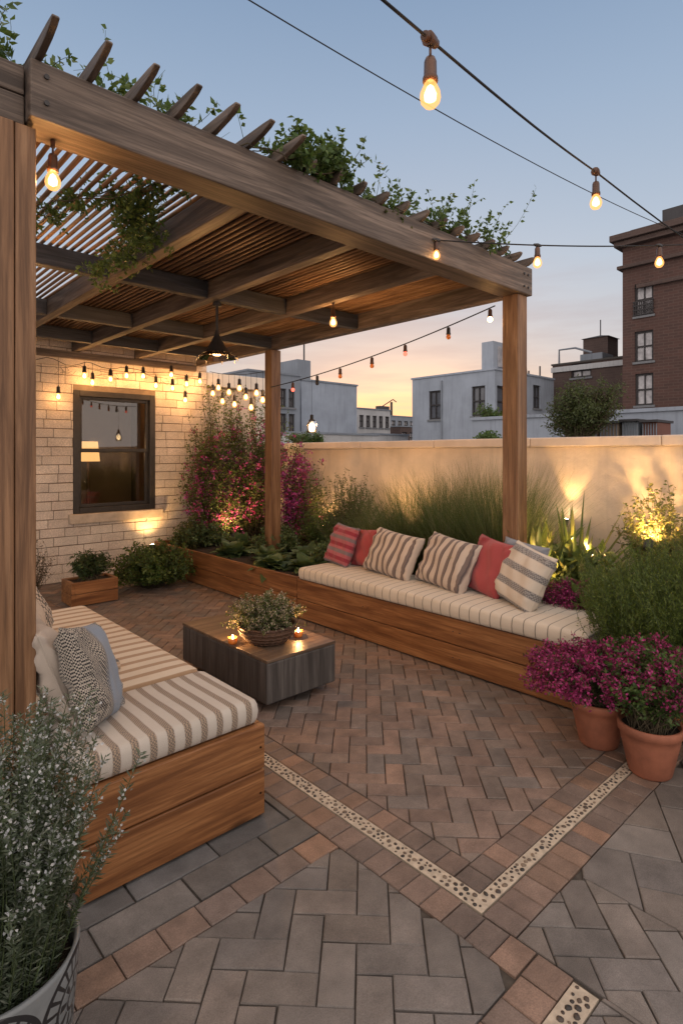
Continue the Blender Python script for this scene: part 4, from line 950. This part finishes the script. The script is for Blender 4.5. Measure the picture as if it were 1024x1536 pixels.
wv = thing('overhead_wire', 'thin bare wire crossing the sky behind the bulbs', 'wire', w0); cable_obj(wv, cable(w0, w1, .12), .003, 'wire')
# middle cable from pergola beam to the right
a, b = Vector((3.02, 2.36, 3.0)), px(1110, 362, 4.6)
s2 = thing('string_lights', 'cable running from the pergola beam to the right with three bulbs', 'string lights', a, group='string lights')
pts = cable(a, b, .04); cable_obj(s2, pts, .0048)
for X_, s_, e in ((632, .85, 1.2), (806, 1.05, 1.2), (988, 1.1, 1.2)):
    best = min(pts, key=lambda p: abs(512 + 864 * (.7355 * p.x - .6775 * p.y) / (.6775 * p.x + .7355 * p.y) - X_))
    i = pts.index(best)
    best_t = min([k / 400 for k in range(401)], key=lambda t: abs(512 + 864 * (.7355 * at(pts, t).x - .6775 * at(pts, t).y) / (.6775 * at(pts, t).x + .7355 * at(pts, t).y) - X_))
    p = at(pts, best_t)
    MB().tube([p + Vector((-.03, .01, .0)), p, p + Vector((.03, -.01, 0))], [.008, .014, .008], 8).build('cable_clamp', M['black'], s2, smooth=True)
    hang_bulb(s2, p, s_, e=e, drop=.012)
# string between the two right-hand posts with small coloured bulbs
a, b = Vector((4.09, 2.60, 2.80)), Vector((4.09, 5.70, 2.40))
s3 = thing('string_lights', 'sagging string of small coloured bulbs between the two right posts', 'string lights', a, group='string lights')
pts = cable(a, b, .06); cable_obj(s3, pts, .0052)
for t, lit, bd in ((.015, 'bulb', 'bronze'), (.15, 'amber_glass', 'black'), (.31, 'glow_red', 'bronze'), (.45, 'amber_glass', 'bronze'), (.60, 'amber_glass', 'bronze'), (.72, 'black', 'black'), (.86, 'glow_red', 'bronze')):
    hang_bulb(s3, at(pts, t), .95, lit, bd, kind='small', e=.5 if lit == 'bulb' else 0, drop=.01)
# lantern hanging from it
p = at(pts, .75); lz = 1.93
ln = thing('hanging_lantern', 'small glowing jar lantern hanging on a wire in front of the parapet', 'lantern', (p.x, p.y, lz))
MB().tube([(p.x, p.y, p.z), (p.x, p.y, lz + .09)], .0015, 5).build('hanging_wire', M['wire'], ln)
MB().lathe([(0, .10), (.018, .098), (.02, .05), (.034, .04), (.036, .03), (0, .03)], (p.x, p.y, lz), 16).build('cap', M['black'], ln, smooth=True)
MB().lathe([(.03, .03), (.052, .0), (.056, -.05), (.048, -.10), (.0, -.105)], (p.x, p.y, lz), 18).build('glass_jar', M['glass'], ln, smooth=True)
MB().lathe([(.0, .012), (.030, -.008), (.040, -.05), (.034, -.088), (.0, -.092)], (p.x, p.y, lz), 16).build('glow_bulb', emit('lantern_glow', (1, .68, .34), 9), ln, smooth=True)
plight(ln, (p.x, p.y, lz - .05), 1.5)
# strings of bulbs under the eave along the brick wall
a, b = Vector((1.2, WY - .12, 2.74)), Vector((4.15, WY - .14, 2.72))
s4 = thing('string_lights', 'tangled warm string lights hanging along the top of the brick wall', 'string lights', a, group='string lights')
pts = [a.lerp(b, i / 40) + Vector((0, .03 * math.sin(i * 1.3), -.03 * abs(math.sin(i * .52)) - .02 * math.sin(i * .9))) for i in range(41)]; cable_obj(s4, pts, .004)
pts2 = [a.lerp(b, i / 40) + Vector((0, -.04 + .03 * math.cos(i * 1.7), -.05 - .05 * abs(math.sin(i * .31 + 1)))) for i in range(41)]; cable_obj(s4, pts2, .003)
r5 = random.Random(12)
for k in range(14): # bare twiggy loops of the tangle
    i = r5.randint(1, 38); q = pts2[i]; w = [q + Vector((r5.uniform(-.12, .12) * t + .03 * math.sin(9 * t), r5.uniform(-.03, .02), -.20 * t * (1.2 - t) * r5.uniform(.8, 1.4))) for t in (0, .25, .5, .75, 1)]
    MB().tube(w, .0022, 4).build('twig_loop', M['wire'], s4)
def wx(px_): l = (px_ - 512) / 864; return (WY - .14) * (.6775 + .7355 * l) / (.7355 - .6775 * l)
def wz(px_, py_): l = (px_ - 512) / 864; return 1.6 + (680 - py_) / 864 * (WY - .14) / (.7355 - .6775 * l)
for X_, Y_ in ((88, 588), (127, 557), (139, 567), (166, 562), (190, 557), (234, 572), (257, 556), (259, 576), (278, 594), (280, 570), (215, 558), (300, 566)):
    x = wx(X_); zt = wz(X_, Y_) + .085
    i = min(range(41), key=lambda i: abs(pts[i].x - x)); c = Vector((x, pts[i].y, pts[i].z))
    MB().tube([c, (x, WY - .14, zt)], .0025, 5).build('drop_wire', M['wire'], s4)
    hang_bulb(s4, (x, WY - .14, zt), 1.25, 'bulb', 'black', kind='edison', e=3.4, drop=.012)
a = Vector((4.24, WY - .2, 2.78)); b = Vector((4.26, 5.88, 2.66))
s5 = thing('string_lights', 'short cluster of bright bulbs between the brick corner and the rear post', 'string lights', a, group='string lights')
pts = cable(a, b, .06, 20); cable_obj(s5, pts, .004)
for t, dr in ((.05, .16), (.15, .06), (.22, .24), (.33, .10), (.42, .26), (.50, .04), (.60, .16), (.68, .30), (.76, .12), (.85, .22), (.93, .06)):
    p = at(pts, t); MB().tube([p, p - Vector((0, 0, dr))], .0022, 5).build('drop_wire', M['wire'], s5); hang_bulb(s5, p - Vector((0, 0, dr)), 1.25, 'bulb', 'black', e=2.2, drop=.012)
# single bulbs on the pergola
def beam_bulb(label, p, s_, e):
    t = thing('beam_bulb', label, 'bulb lamp', p, group='single bulbs on the pergola'); MB().tube([Vector(p) + Vector((0, 0, .035)), Vector(p) + Vector((0, 0, .005))], .009, 8).build('hook', M['bronze'], t); hang_bulb(t, p, s_, e=e, drop=.02)
beam_bulb('bare bulb hanging under the left corner of the front beam', (.72, 2.50, 2.83), 1.05, 9)
beam_bulb('bare bulb hanging from the far right joist under the slats', (3.24, 3.62, 2.84), 1.1, 14)
beam_bulb('bare bulb on the cross beam hidden partly by the left post', (1.02, 4.26, 2.84), 1.0, 10)
# cone pendant
pn = Vector((2.53, 4.30, 2.40)); pe = thing('pendant_lamp', 'black conical pendant lamp with glass rim hanging from the joist crossing', 'pendant lamp', pn)
MB().tube([pn + Vector((0, 0, .47)), pn + Vector((0, 0, .22))], .012, 8).build('rod', M['black'], pe)
MB().lathe([(0, 0), (.035, 0), (.035, -.03), (0, -.03)], (pn.x, pn.y, pn.z + .475), 14).build('ceiling_rose', M['black'], pe)
MB().lathe([(.014, .24), (.022, .20), (.045, .15), (.075, .10), (.105, .055), (.112, .05), (.104, .048), (.06, .10), (.02, .17)], pn, 20).build('cone_shade', M['black'], pe)
MB().lathe([(.11, .052), (.17, .012), (.172, .006), (.11, .046)], pn, 20).build('glass_rim', M['glass'], pe)
for k in range(8):
    w = k * .785; MB().tube([pn + Vector((.105 * math.cos(w), .105 * math.sin(w), .055)), pn + Vector((.175 * math.cos(w), .175 * math.sin(w), .01)), pn + Vector((.178 * math.cos(w), .178 * math.sin(w), -.02))], .004, 5).build('rim_arm', M['black'], pe)
MB().lathe([(0, .03), (.03, .03), (.042, 0), (.03, -.03), (0, -.035)], (pn.x, pn.y, pn.z + .06), 14).build('bulb', M['bulb_soft'], pe, smooth=True)
plight(pe, (pn.x, pn.y, pn.z - .02), 16, .05)
# garden spotlights
def spot(label, p, target, e, ang=70, dist=None, blend=.9):
    t = thing('garden_spotlight', label, 'spotlight', p, group='garden spotlights'); d = (Vector(target) - Vector(p)).normalized(); p = Vector(p)
    MB().tube([(p.x, p.y, .30), tuple(p - d * .05)], .006, 6).build('stake', M['black'], t)
    MB().tube([p - d * .06, p - d * .05, p + d * .02, p + d * .022], [.012, .03, .036, .036], 14).build('housing', M['black'], t, smooth=False)
    MB().tube([p + d * .0225, p + d * .025], .030, 14).build('lens', M['bulb_core'], t)
    L_ = bpy.data.lights.new('beam', 'SPOT'); L_.energy = e * 1.8; L_.color = (1, .58, .22); L_.spot_size = R(ang); L_.spot_blend = blend; L_.shadow_soft_size = .03
    o = bpy.data.objects.new('beam', L_); COL.objects.link(o); o.parent = t; o.location = d * .04; o.rotation_euler = d.to_track_quat('-Z', 'Y').to_euler()
spot('spotlight at the foot of the brick wall behind the round shrub', (3.36, 7.36, .36), (3.4, 7.62, 1.2), 16, 110)
spot('spotlight casting a cone on the parapet just right of the post', (5.08, 2.50, .98), (5.20, 2.46, 1.7), 13, 56, blend=.5)
spot('spotlight under the golden shrub', (4.62, 1.62, .92), (4.92, 1.66, 1.2), 60, 130)
spot('spotlight at the right edge throwing a tall cone on the parapet', (5.06, 1.40, .80), (5.20, 1.40, 1.7), 15, 50, blend=.5)
spot('spotlight between grasses and rounded bush behind the bench', (4.98, 4.42, .58), (5.15, 4.42, 1.1), 22, 120)
spot('spotlight behind the darker bush near the magenta spire', (4.98, 5.75, .62), (5.2, 5.85, 1.2), 20, 120)
spot('spotlight hidden among the climbing blooms', (4.15, 6.62, .50), (4.5, 7.2, 1.3), 30, 120)
spot('spotlight low behind the agave lighting its leaves', (4.88, 2.18, .78), (4.45, 2.2, .95), 55, 140)
spot('spotlight at ground level beside the broad leaved shrubs', (4.10, 2.32, .62), (4.5, 2.2, .9), 22, 120)
spot('spotlight buried in the grasses lighting the parapet', (5.02, 3.3, .6), (5.2, 3.3, 1.3), 10, 120)
# tea lights on the coffee table
def tealight(label, p):
    t = thing('tea_light', label, 'candle', p, group='tea lights on the coffee table')
    MB().lathe([(0, .0), (.026, 0), (.030, .01), (.031, .04), (.028, .04), (.025, .012), (0, .01)], p, 18).build('holder', M['amber_glass'], t, smooth=True)
    MB().lathe([(0, .008), (.024, .008), (.024, .028), (0, .028)], p, 14).build('wax', plain('wax' + label[:4], (.7, .5, .3), .4, .05), t)
    MB().lathe([(0, .028), (.006, .036), (.004, .05), (0, .062)], p, 8).build('flame', M['bulb_core'], t, smooth=True); plight(t, (p[0], p[1], p[2] + .06), 1.1, .012)
tealight('small candle glowing on the left of the wicker bowl', (2.06, 3.30, .338))
tealight('candle glowing at the right of the wicker bowl', (2.47, 3.12, .338))

# ------------------------------------------------------------------ city behind
CITY = {}
def cmat(k, col, **kw):
    CITY[k] = plain('city_' + k, col, kw.get('rough', .85), kw.get('var', .12), kw.get('scale', .6), kw.get('bs', 12), .2, dist=.02, streak=kw.get('streak', .35)); return CITY[k]
cmat('sill', (.16, .17, .185)); cmat('white', (.29, .335, .40), var=.10, scale=.9); cmat('grey', (.20, .23, .27)); cmat('dark', (.05, .05, .055)); cmat('pale', (.42, .43, .44)); cmat('roof', (.06, .055, .05))
def brickmat(name, c1, c2, mo, sc_=1.0):
    m, N, L, b, _ = new_mat(name); tc = N.new('ShaderNodeTexCoord'); s = N.new('ShaderNodeSeparateXYZ'); L.new(tc.outputs['Object'], s.inputs[0])
    cx = N.new('ShaderNodeCombineXYZ'); L.new(math_(N, L, 'ADD', s.outputs[0], s.outputs[1]), cx.inputs[0]); L.new(s.outputs[2], cx.inputs[1])
    br = N.new('ShaderNodeTexBrick'); br.inputs['Scale'].default_value = sc_; br.inputs['Color1'].default_value = (*c1, 1); br.inputs['Color2'].default_value = (*c2, 1); br.inputs['Mortar'].default_value = (*mo, 1)
    br.inputs['Brick Width'].default_value = .42; br.inputs['Row Height'].default_value = .14; br.inputs['Mortar Size'].default_value = .014; L.new(cx.outputs[0], br.inputs['Vector'])
    n = noise(N, L, tc.outputs['Object'], 1.2, 7); c = mixc(N, L, math_(N, L, 'MULTIPLY', n, .75), br.outputs['Color'], tuple(x * .45 for x in c1))
    L.new(c, b.inputs['Base Color']); b.inputs['Roughness'].default_value = .85; bump(N, L, b, br.outputs['Fac'], -.3, .02); return m
CITY['brick'] = brickmat('city_brick', (.105, .052, .042), (.07, .040, .034), (.13, .085, .07)); CITY['brown'] = brickmat('city_brown_brick', (.10, .065, .055), (.075, .05, .045), (.11, .08, .07))
CITY['pane'] = plain('window_pane_far', (.10, .11, .13), .12, .2, 1, bst=0); CITY['curtain'] = plain('curtain_pane', (.36, .36, .38), .35, .35, 3, bst=0); CITY['wframe'] = cmat('frame', (.035, .033, .035))
def facade_face(mb, o, u, v, n, W, H, holes, dep):
    us = sorted({0, W} | {h[0] for h in holes} | {h[1] for h in holes}); vs_ = sorted({0, H} | {h[2] for h in holes} | {h[3] for h in holes}); P = lambda a, b, c=0: tuple(Vector(o) + Vector(u) * a + Vector(v) * b + Vector(n) * c)
    for i in range(len(us) - 1):
        for j in range(len(vs_) - 1):
            a, b = (us[i] + us[i + 1]) / 2, (vs_[j] + vs_[j + 1]) / 2
            if any(h[0] < a < h[1] and h[2] < b < h[3] for h in holes): continue
            mb.add([P(us[i], vs_[j]), P(us[i + 1], vs_[j]), P(us[i + 1], vs_[j + 1]), P(us[i], vs_[j + 1])], [(0, 1, 2, 3)])
    for a, b, c, d in holes:
        for q in ((a, c, b, c), (b, c, b, d), (b, d, a, d), (a, d, a, c)): mb.add([P(q[0], q[1]), P(q[2], q[3]), P(q[2], q[3], dep), P(q[0], q[1], dep)], [(0, 1, 2, 3)])
def building(name, label, x0, x1, y0, y1, z1, mat, wx_=(), wy_=(), pane='pane', parapet=.25, cat='building', z0=-12, coping='roof'):
    """wx_: windows on the face x=x0 as (ya, yb, za, zb[, pane]); wy_: windows on the face y=y0 as (xa, xb, za, zb)"""
    t = thing(name, label, cat, ((x0 + x1) / 2, (y0 + y1) / 2, z0)); mb = MB(); dep = .18
    facade_face(mb, (x0, y1, z0), (0, -1, 0), (0, 0, 1), (1, 0, 0), y1 - y0, z1 - z0, [(y1 - w[1], y1 - w[0], w[2] - z0, w[3] - z0) for w in wx_], dep)
    facade_face(mb, (x0, y0, z0), (1, 0, 0), (0, 0, 1), (0, 1, 0), x1 - x0, z1 - z0, [(w[0] - x0, w[1] - x0, w[2] - z0, w[3] - z0) for w in wy_], dep)
    mb.add([(x1, y0, z0), (x1, y1, z0), (x1, y1, z1), (x1, y0, z1)], [(0, 1, 2, 3)]); mb.add([(x1, y1, z0), (x0, y1, z0), (x0, y1, z1), (x1, y1, z1)], [(0, 1, 2, 3)])
    mb.build('wall', CITY[mat], t)
    mb = MB(); e = .06; mb.box(x0 - e, x1 + e, y0 - e, y0 + .25, z1, z1 + .10); mb.box(x0 - e, x0 + .25, y0 + .25, y1 + e, z1, z1 + .10); mb.box(x0 + .25, x1 + e, y0 + .25, y1 + e, z1 - .25, z1 - .1)
    mb.build('roof', CITY[coping], t)
    for ws, face in ((wx_, 0), (wy_, 1)):
        for w in ws:
            a, b, c, d = w[:4]; pm = w[4] if len(w) > 4 else pane; f = MB(); s_ = .09; ym = (a + b) / 2; zmid = (c + d) / 2
            if face == 0:
                X = x0 + .08; bx = lambda p, q, r_, s2, dx=.10: f.box(X, X + dx, p, q, r_, s2)
            else:
                Y = y0 + .08; bx = lambda p, q, r_, s2, dx=.10: f.box(p, q, Y, Y + dx, r_, s2)
            bx(a, a + s_, c, d); bx(b - s_, b, c, d); bx(a + s_, b - s_, c, c + s_); bx(a + s_, b - s_, d - s_, d); bx(a + s_, b - s_, zmid - .04, zmid + .04); bx(ym - .025, ym + .025, c + s_, zmid - .04); bx(ym - .025, ym + .025, zmid + .04, d - s_)
            fo = f.build('window', CITY['wframe'], t); g = MB()
            if face == 0: g.box(x0 + .15, x0 + .17, a, b, c, d)
            else: g.box(a, b, y0 + .15, y0 + .17, c, d)
            p_ = g.build('pane', CITY[pm]); p_.parent = fo; p_.location = -t.location
            sl = MB()
            if face == 0: sl.box(x0 - .07, x0 + .12, a - .08, b + .08, c - .11, c - .002)
            else: sl.box(a - .08, b + .08, y0 - .07, y0 + .12, c - .11, c - .002)
            sl = sl.build('sill', CITY['sill']); sl.parent = fo; sl.location = -t.location
    return t
def hitX(px_, py_, X):
    l = (px_ - 512) / 864; d = X / (.6775 + .7355 * l); return d * (.7355 - .6775 * l), 1.6 + (680 - py_) / 864 * d
def hitY(px_, py_, Y):
    l = (px_ - 512) / 864; d = Y / (.7355 - .6775 * l); return d * (.6775 + .7355 * l), 1.6 + (680 - py_) / 864 * d
def WX(X, a, b, t, bt, *r_):
    y1_, z1_ = hitX(a, t, X); y0_, _ = hitX(b, t, X); _, z0_ = hitX((a + b) / 2, bt, X); _, z1_ = hitX((a + b) / 2, t, X); return (y0_, y1_, z0_, z1_, *r_)
# tall brick block
X = 30.0; yc, zt = hitX(933, 368, X)
ws = [WX(X, 951, 979, 424, 473, 'curtain'), WX(X, 951, 979, 496, 542, 'curtain'), WX(X, 952, 979, 560, 608, 'curtain')]
dy = 3.1
allw = []
for k in range(4):
    for w in ws: allw.append((w[0] - k * dy, w[1] - k * dy, *w[2:]))
tb = building('brick_apartment_block', 'tall brown brick apartment block with a heavy cornice at the right edge', X, X + 14, yc - 14, yc, zt, 'brick', allw)
yl, _ = hitX(918, 368, X)
mb = MB(); mb.box(X - .6, X + 14.4, yc - 14.4, yc + .42, zt + .10, zt + .42); mb.box(X - .4, X + 14.2, yc - 14.2, yc + .28, zt - .16, zt + .10); mb.box(X - .25, X + 14.1, yc - 14.1, yc + .2, zt - 1.25, zt - 1.08); mb.box(X - .18, X - .001, yc - 13, yc - .7, zt - 2.35, zt - 2.15)
mb.build('cornice', CITY['brown'], tb, bev=.03)
mb = MB(); mb.box(X + .2, X + 13.8, yc - 13.8, yc - .3, zt + .42, zt + .72); mb.box(X - .5, X - .1, yc - 3.4, yc - 2.0, zt + .42, zt + 1.0); mb.build('roof_edge', CITY['dark'], tb)
w = ws[0]; mb = MB()
for i in range(11): mb.box(X - .10, X - .06, w[0] + (w[1] - w[0]) * i / 10 - .02, w[0] + (w[1] - w[0]) * i / 10 + .02, w[2] + .05, w[2] + .7)
for zz in (.05, .28, .5, .7): mb.box(X - .11, X - .05, w[0] - .05, w[1] + .05, w[2] + zz - .025, w[2] + zz + .025)
mb.build('balcony_rail', CITY['wframe'], tb)
# brown lower block
X = 33.0; ya, zt = hitX(828, 549, X); yb, _ = hitX(945, 530, X)
lb = building('low_brick_building', 'low dark brown brick building with pale coping left of the tall block', X, X + 10, yb - 2, ya, zt, 'brown', [WX(X, 856, 886, 545, 566, 'curtain')])
MB().box(X - .1, X - .03, yb - 2, ya + .05, zt - .42, zt - .12).build('coping_strip', CITY['pale'], lb)
mb = MB(); q, _ = hitX(832, 540, X); mb.tube([(X + .5, q, zt + .1), (X + .5, q, zt + 1.0), (X + .5, q - 1.0, zt + 1.0), (X + .5, q - 2, zt + .6)], .06, 6); mb.box(X + .5, X + 2, q - 2.6, q - 1.3, zt + .1, zt + .55); mb.build('roof_duct', CITY['grey'], lb)
# water tank tower
q, zq = hitX(900, 533, 36.0); tk = thing('roof_tower', 'small square masonry tank tower on the low brown building roof', 'tower', (36, q, zt))
hw = .75; MB().box(36 - hw, 36 + hw, q - hw, q + hw, zt - .1, zq + 1.0).build('tower_body', CITY['brown'], tk)
MB().add([(36 - .85, q - .85, zq + 1.0), (36 + .85, q - .85, zq + 1.0), (36 + .85, q + .85, zq + 1.0), (36 - .85, q + .85, zq + 1.0), (36, q, zq + 1.25)], [(0, 1, 4), (1, 2, 4), (2, 3, 4), (3, 0, 4), (3, 2, 1, 0)]).build('roof', CITY['dark'], tk)
MB().tube([(36, q, zq + 1.2), (36, q, zq + 2.2)], .035, 5).build('antenna', CITY['dark'], tk)
# white rendered building
X = 26.0; yL, zt = hitX(618, 573, X); yC, z2 = hitX(742, 551, X); zt = (zt + z2) / 2
wsx = [WX(X, 643, 661, 586, 629), WX(X, 707, 727, 579, 624), WX(X, 740 - .5, 741, 580, 600)][:2]
xr, _ = hitY(830, 560, yC)
wsy = []
for a, b, t_, u_ in ((745, 768, 578, 625), (799, 810, 577, 612)):
    xa, z1_ = hitY(a, t_, yC); xb, _ = hitY(b, t_, yC); _, z0_ = hitY(a, u_, yC); wsy.append((xa, xb, z0_, z1_))
wb = building('white_building', 'blue white rendered building with dark sash windows behind the right post', X, xr, yC, yL, zt, 'white', wsx, wsy, coping='white')
ya, z3 = hitX(722, 514, X + .3); xb2, _ = hitY(789, 530, yC + .3)
tw = MB().box(X + .3, X + 2.1, yC + .3, ya, zt, z3); tw.build('roof_tower', CITY['white'], wb)
MB().box(X + .7, X + 1.6, yC + .2, yC + .29, zt + .25, z3 - .25).build('tower_window', CITY['curtain'], wb)
for k, (dx, h) in enumerate(((1.2, .8), (3.2, .35), (3.6, .5), (4.0, .3), (4.9, .9), (2.6, 1.2))): MB().tube([(X + 1.2 + dx, yC + .8, zt), (X + 1.2 + dx, yC + .8, zt + h)], .05, 5).build('roof_pipe', CITY['dark'], wb)
mb = MB(); mb.tube([(X + 3.8, yC + .8, zt + 1.2), (X + 4.3, yC + .8, zt + .9), (X + 4.4, yC + .8, zt + .3)], .12, 6); mb.build('roof_pipe', CITY['dark'], wb)
MB().tube([(X - .06, yC + 3.4, -3), (X - .06, yC + 3.4, zt - .25)], .05, 6).build('drain_pipe', CITY['grey'], wb)
MB().box(X + 2.2, X + 3.3, yC + .6, yC + 1.5, zt - .1, zt + .5).build('air_conditioner', CITY['grey'], wb, bev=.03)
MB().tube([(33 - .06, yb + 1.2, -3), (33 - .06, yb + 1.2, 5.2)], .06, 6).build('drain_pipe', CITY['dark'], lb)
# white low wall and sheds
X = 17.0; yN, zN = hitX(1030, 612, X); yF, _ = hitX(786, 628, X)
building('long_white_wall', 'long low pale blue wall below the brown buildings', X, X + 1.0, yN - 6, yF + 2, zN - .05, 'white', coping='white')
X = 15.0
def shed(label, a, b, t_, mat, seed):
    y1_, z1_ = hitX(a, t_, X); y0_, _ = hitX(b, t_, X); t = thing('roof_shed', label, 'shed', (X, (y0_ + y1_) / 2, 0), group='sheds behind the parapet')
    MB().box(X, X + .9, y0_ + .03, y1_ - .03, 0, z1_).build('shed_body', mat, t, bev=.02); MB().box(X - .12, X + 1.0, y0_, y1_, z1_ + .001, z1_ + .06).build('roof', CITY['dark'], t)
    mb = MB(); n = 5
    for i in range(n + 1): y = y0_ + .05 + (y1_ - y0_ - .12) * i / n; mb.box(X - .025, X - .002, y, y + .02, .1, z1_ - .03)
    mb.build('batten', CITY['grey'], t)
shed('tan shed directly behind the rooftop tree', 843, 897, 640, cmat('tan', (.22, .16, .12)), 1)
shed('pale plank shed right of the rooftop tree', 897, 928, 636, cmat('plank', (.30, .24, .18)), 2)
shed('grey metal shed next to the rust coloured one', 930, 958, 633, cmat('metal', (.22, .26, .30)), 3)
shed('narrow rust coloured shed at the right end', 960, 988, 634, cmat('rust', (.16, .07, .05)), 4)
MB().box(14.5, 18, -8, 16, -.4, -.001).build('neighbour_roof', CITY['roof'])['kind'] = 'structure'
bpy.data.objects['neighbour_roof'].location.z = 0
# left glass and white block
Y = 26.0; xa, za = hitY(452, 571, Y); xb, zb = hitY(535, 579, Y); zt = (za + zb) / 2
gb = building('white_office_block', 'plain pale grey block with glazed side seen behind the rear post', xa, xb, Y, Y + 14, zt, 'white', [], [], coping='grey')
xa2, z4 = hitY(440, 539, Y + .5)
MB().box(xa + .1, xa + 1.1, Y + .5, Y + 2.2, zt + .0, z4 + .05).build('stair_tower', CITY['grey'], gb)
MB().tube([(xa + 1.0, Y + 1, z4), (xa + 1.0, Y + 1, z4 + 1.9)], .05, 5).build('antenna', CITY['dark'], gb)
Yg = 25.0; xl, zl = hitY(372, 556, Yg); xr_, _ = hitY(450, 556, Yg)
wsg = []
for i in range(5):
    for j in range(7):
        a = xl + .3 + (xr_ - xl - .5) * i / 5; wsg.append((a, a + (xr_ - xl - .5) / 5 - .18, -4 + j * 1.35, -4 + j * 1.35 + 1.0))
building('glass_office', 'glazed office with dark floor bands between rear post and pale block', xl, xr_, Yg, Yg + 10, zl, 'grey', [], wsg, pane='curtain', coping='grey')
# low industrial roofs at the sunset
def low(label, px0, px1, top, Y, mat, wins=0, name='low_building'):
    xa, z = hitY(px0, top, Y); xb, _ = hitY(px1, top, Y); ws = []
    for i in range(wins):
        a = xa + (xb - xa) * (i + .2) / wins; ws.append((a, a + (xb - xa) / wins * .62, z - 1.5, z - .5))
    return building(name, label, xa, xb, Y, Y + 5, z, mat, [], ws, coping='grey', pane='curtain')
low('pale low building with a window band left of the sunset gap', 537, 585, 613, 34, 'pale', 5)
low('flat grey roof building just over the parapet below the lantern', 440, 566, 650, 22, 'pale', 6)
low('white low building with windows under the sunset glow', 560, 612, 652, 24, 'pale', 4)
low('small far grey building against the sunset', 585, 622, 624, 46, 'grey', 4)
low('narrow far dark building beside the white rendered house', 600, 624, 640, 36, 'brown', 2)
# roof clutter silhouettes: crane and tanks
cx_, cz_ = hitY(578, 614, 50); cr_ = thing('harbour_crane', 'distant dark crane silhouette against the sunset', 'crane', (cx_, 50, 0))
mb = MB(); mb.tube([(cx_ + 1.1, 50, -12), (cx_ + 1.1, 50, cz_ + 1.0)], .16, 5); mb.build('mast', CITY['dark'], cr_)
MB().tube([(cx_ - .9, 50, cz_ + .2), (cx_ + .2, 50, cz_ + .75), (cx_ + 1.4, 50, cz_ + 1.35), (cx_ + 2.0, 50, cz_ + 1.05)], .07, 5).build('boom', CITY['dark'], cr_)
MB().box(cx_ - 1.4, cx_ + .3, 49.6, 50.4, cz_ - 1, cz_ + .35).build('machinery', CITY['dark'], cr_)
# city at the horizon: many tiny blocks, each its own thing
rb = random.Random(21)
for k in range(14):
    xq, zq = hitY(545 + k * 5.5, rb.uniform(634, 650), 70 + rb.uniform(0, 20)); yq = 70 + rb.uniform(0, 18); w = rb.uniform(1, 2.4)
    t = thing('distant_block', 'tiny distant rooftop blocks in the gap below the sunset', 'building', (xq, yq, -12), group='distant rooftops at the sunset')
    MB().box(xq - w, xq + w, yq, yq + 3, -12, zq).build('wall', CITY['grey' if k % 3 else 'white'], t); MB().box(xq - w * .5, xq + w * .2, yq + .5, yq + 1.5, zq, zq + rb.uniform(.3, .9)).build('rooftop_unit', CITY['dark'], t)
# rooftop trees
def tree(label, base, H, cr, nst, name='rooftop_tree', pal=OLIVE, leaf=(.13, .06), lean=0, group='trees and bushes beyond the parapet'):
    root = thing(name, label, 'tree' if name == 'rooftop_tree' else 'bush', base, group=group); b = np.array(base, float)
    top = b + np.array([lean, 0, H * .55]); MB().tube([base, tuple(b + (top - b) * .5 + .03), tuple(top)], [.09, .06, .04], 7).build('trunk', M['stem'], root, smooth=True)
    c = b + np.array([lean, 0, H * .62]); nc = 9; cc = c + nr.uniform(-1, 1, (nc, 3)) * np.array(cr) * .62
    PLs = [stems_to(tuple(b + (top - b) * nr.uniform(.6, 1)), .05, tuple(q), tuple(np.array(cr) * nr.uniform(.35, .6)), nst // nc, bow=.1, surf=(.2, 1), zmin=-1.) for q in cc]; PL = np.concatenate(PLs)
    tri_tubes('branch', PL, .02, .006, M['stem'], root, base); P, Dl = along(PL, 30, .35, 1, .8, .05); leaves('crown', P, Dl, leaf[0] * nr.uniform(.6, 1.2, len(P)), leaf[1], cols(len(P), pal, .3), M['leaf'], root, base)
q, zq = hitX(872, 655, 14.0); tree('spreading olive tree in front of the brown brick building', (14.0, q, -.0), 4.5, (.7, 1.0, .62), 420, leaf=(.085, .034))
q, zq = hitX(745, 612, 20.0); tree('dark bush hugging the right post at window height', (20, q, zq - 2.5), 3.4, (.9, .75, .55), 110, 'rooftop_bush', GREEN)
q, zq = hitX(728, 650, 12.0); tree('green bush in front of the white building just above the parapet', (12, q, zq - 1.1), 1.6, (.5, .55, .35), 120, 'rooftop_bush', GREEN, (.09, .045))
q, zq = hitY(462, 660, 16.0); tree('low dark hedge bush left of the hanging lantern', (q, 16, zq - 1.2), 1.9, (.8, .6, .35), 130, 'rooftop_bush', GREEN, (.10, .05))
MB().box(18.5, 21.5, 10, 16.5, -12, -.3).build('neighbour_terrace', CITY['roof'])['kind'] = 'structure'
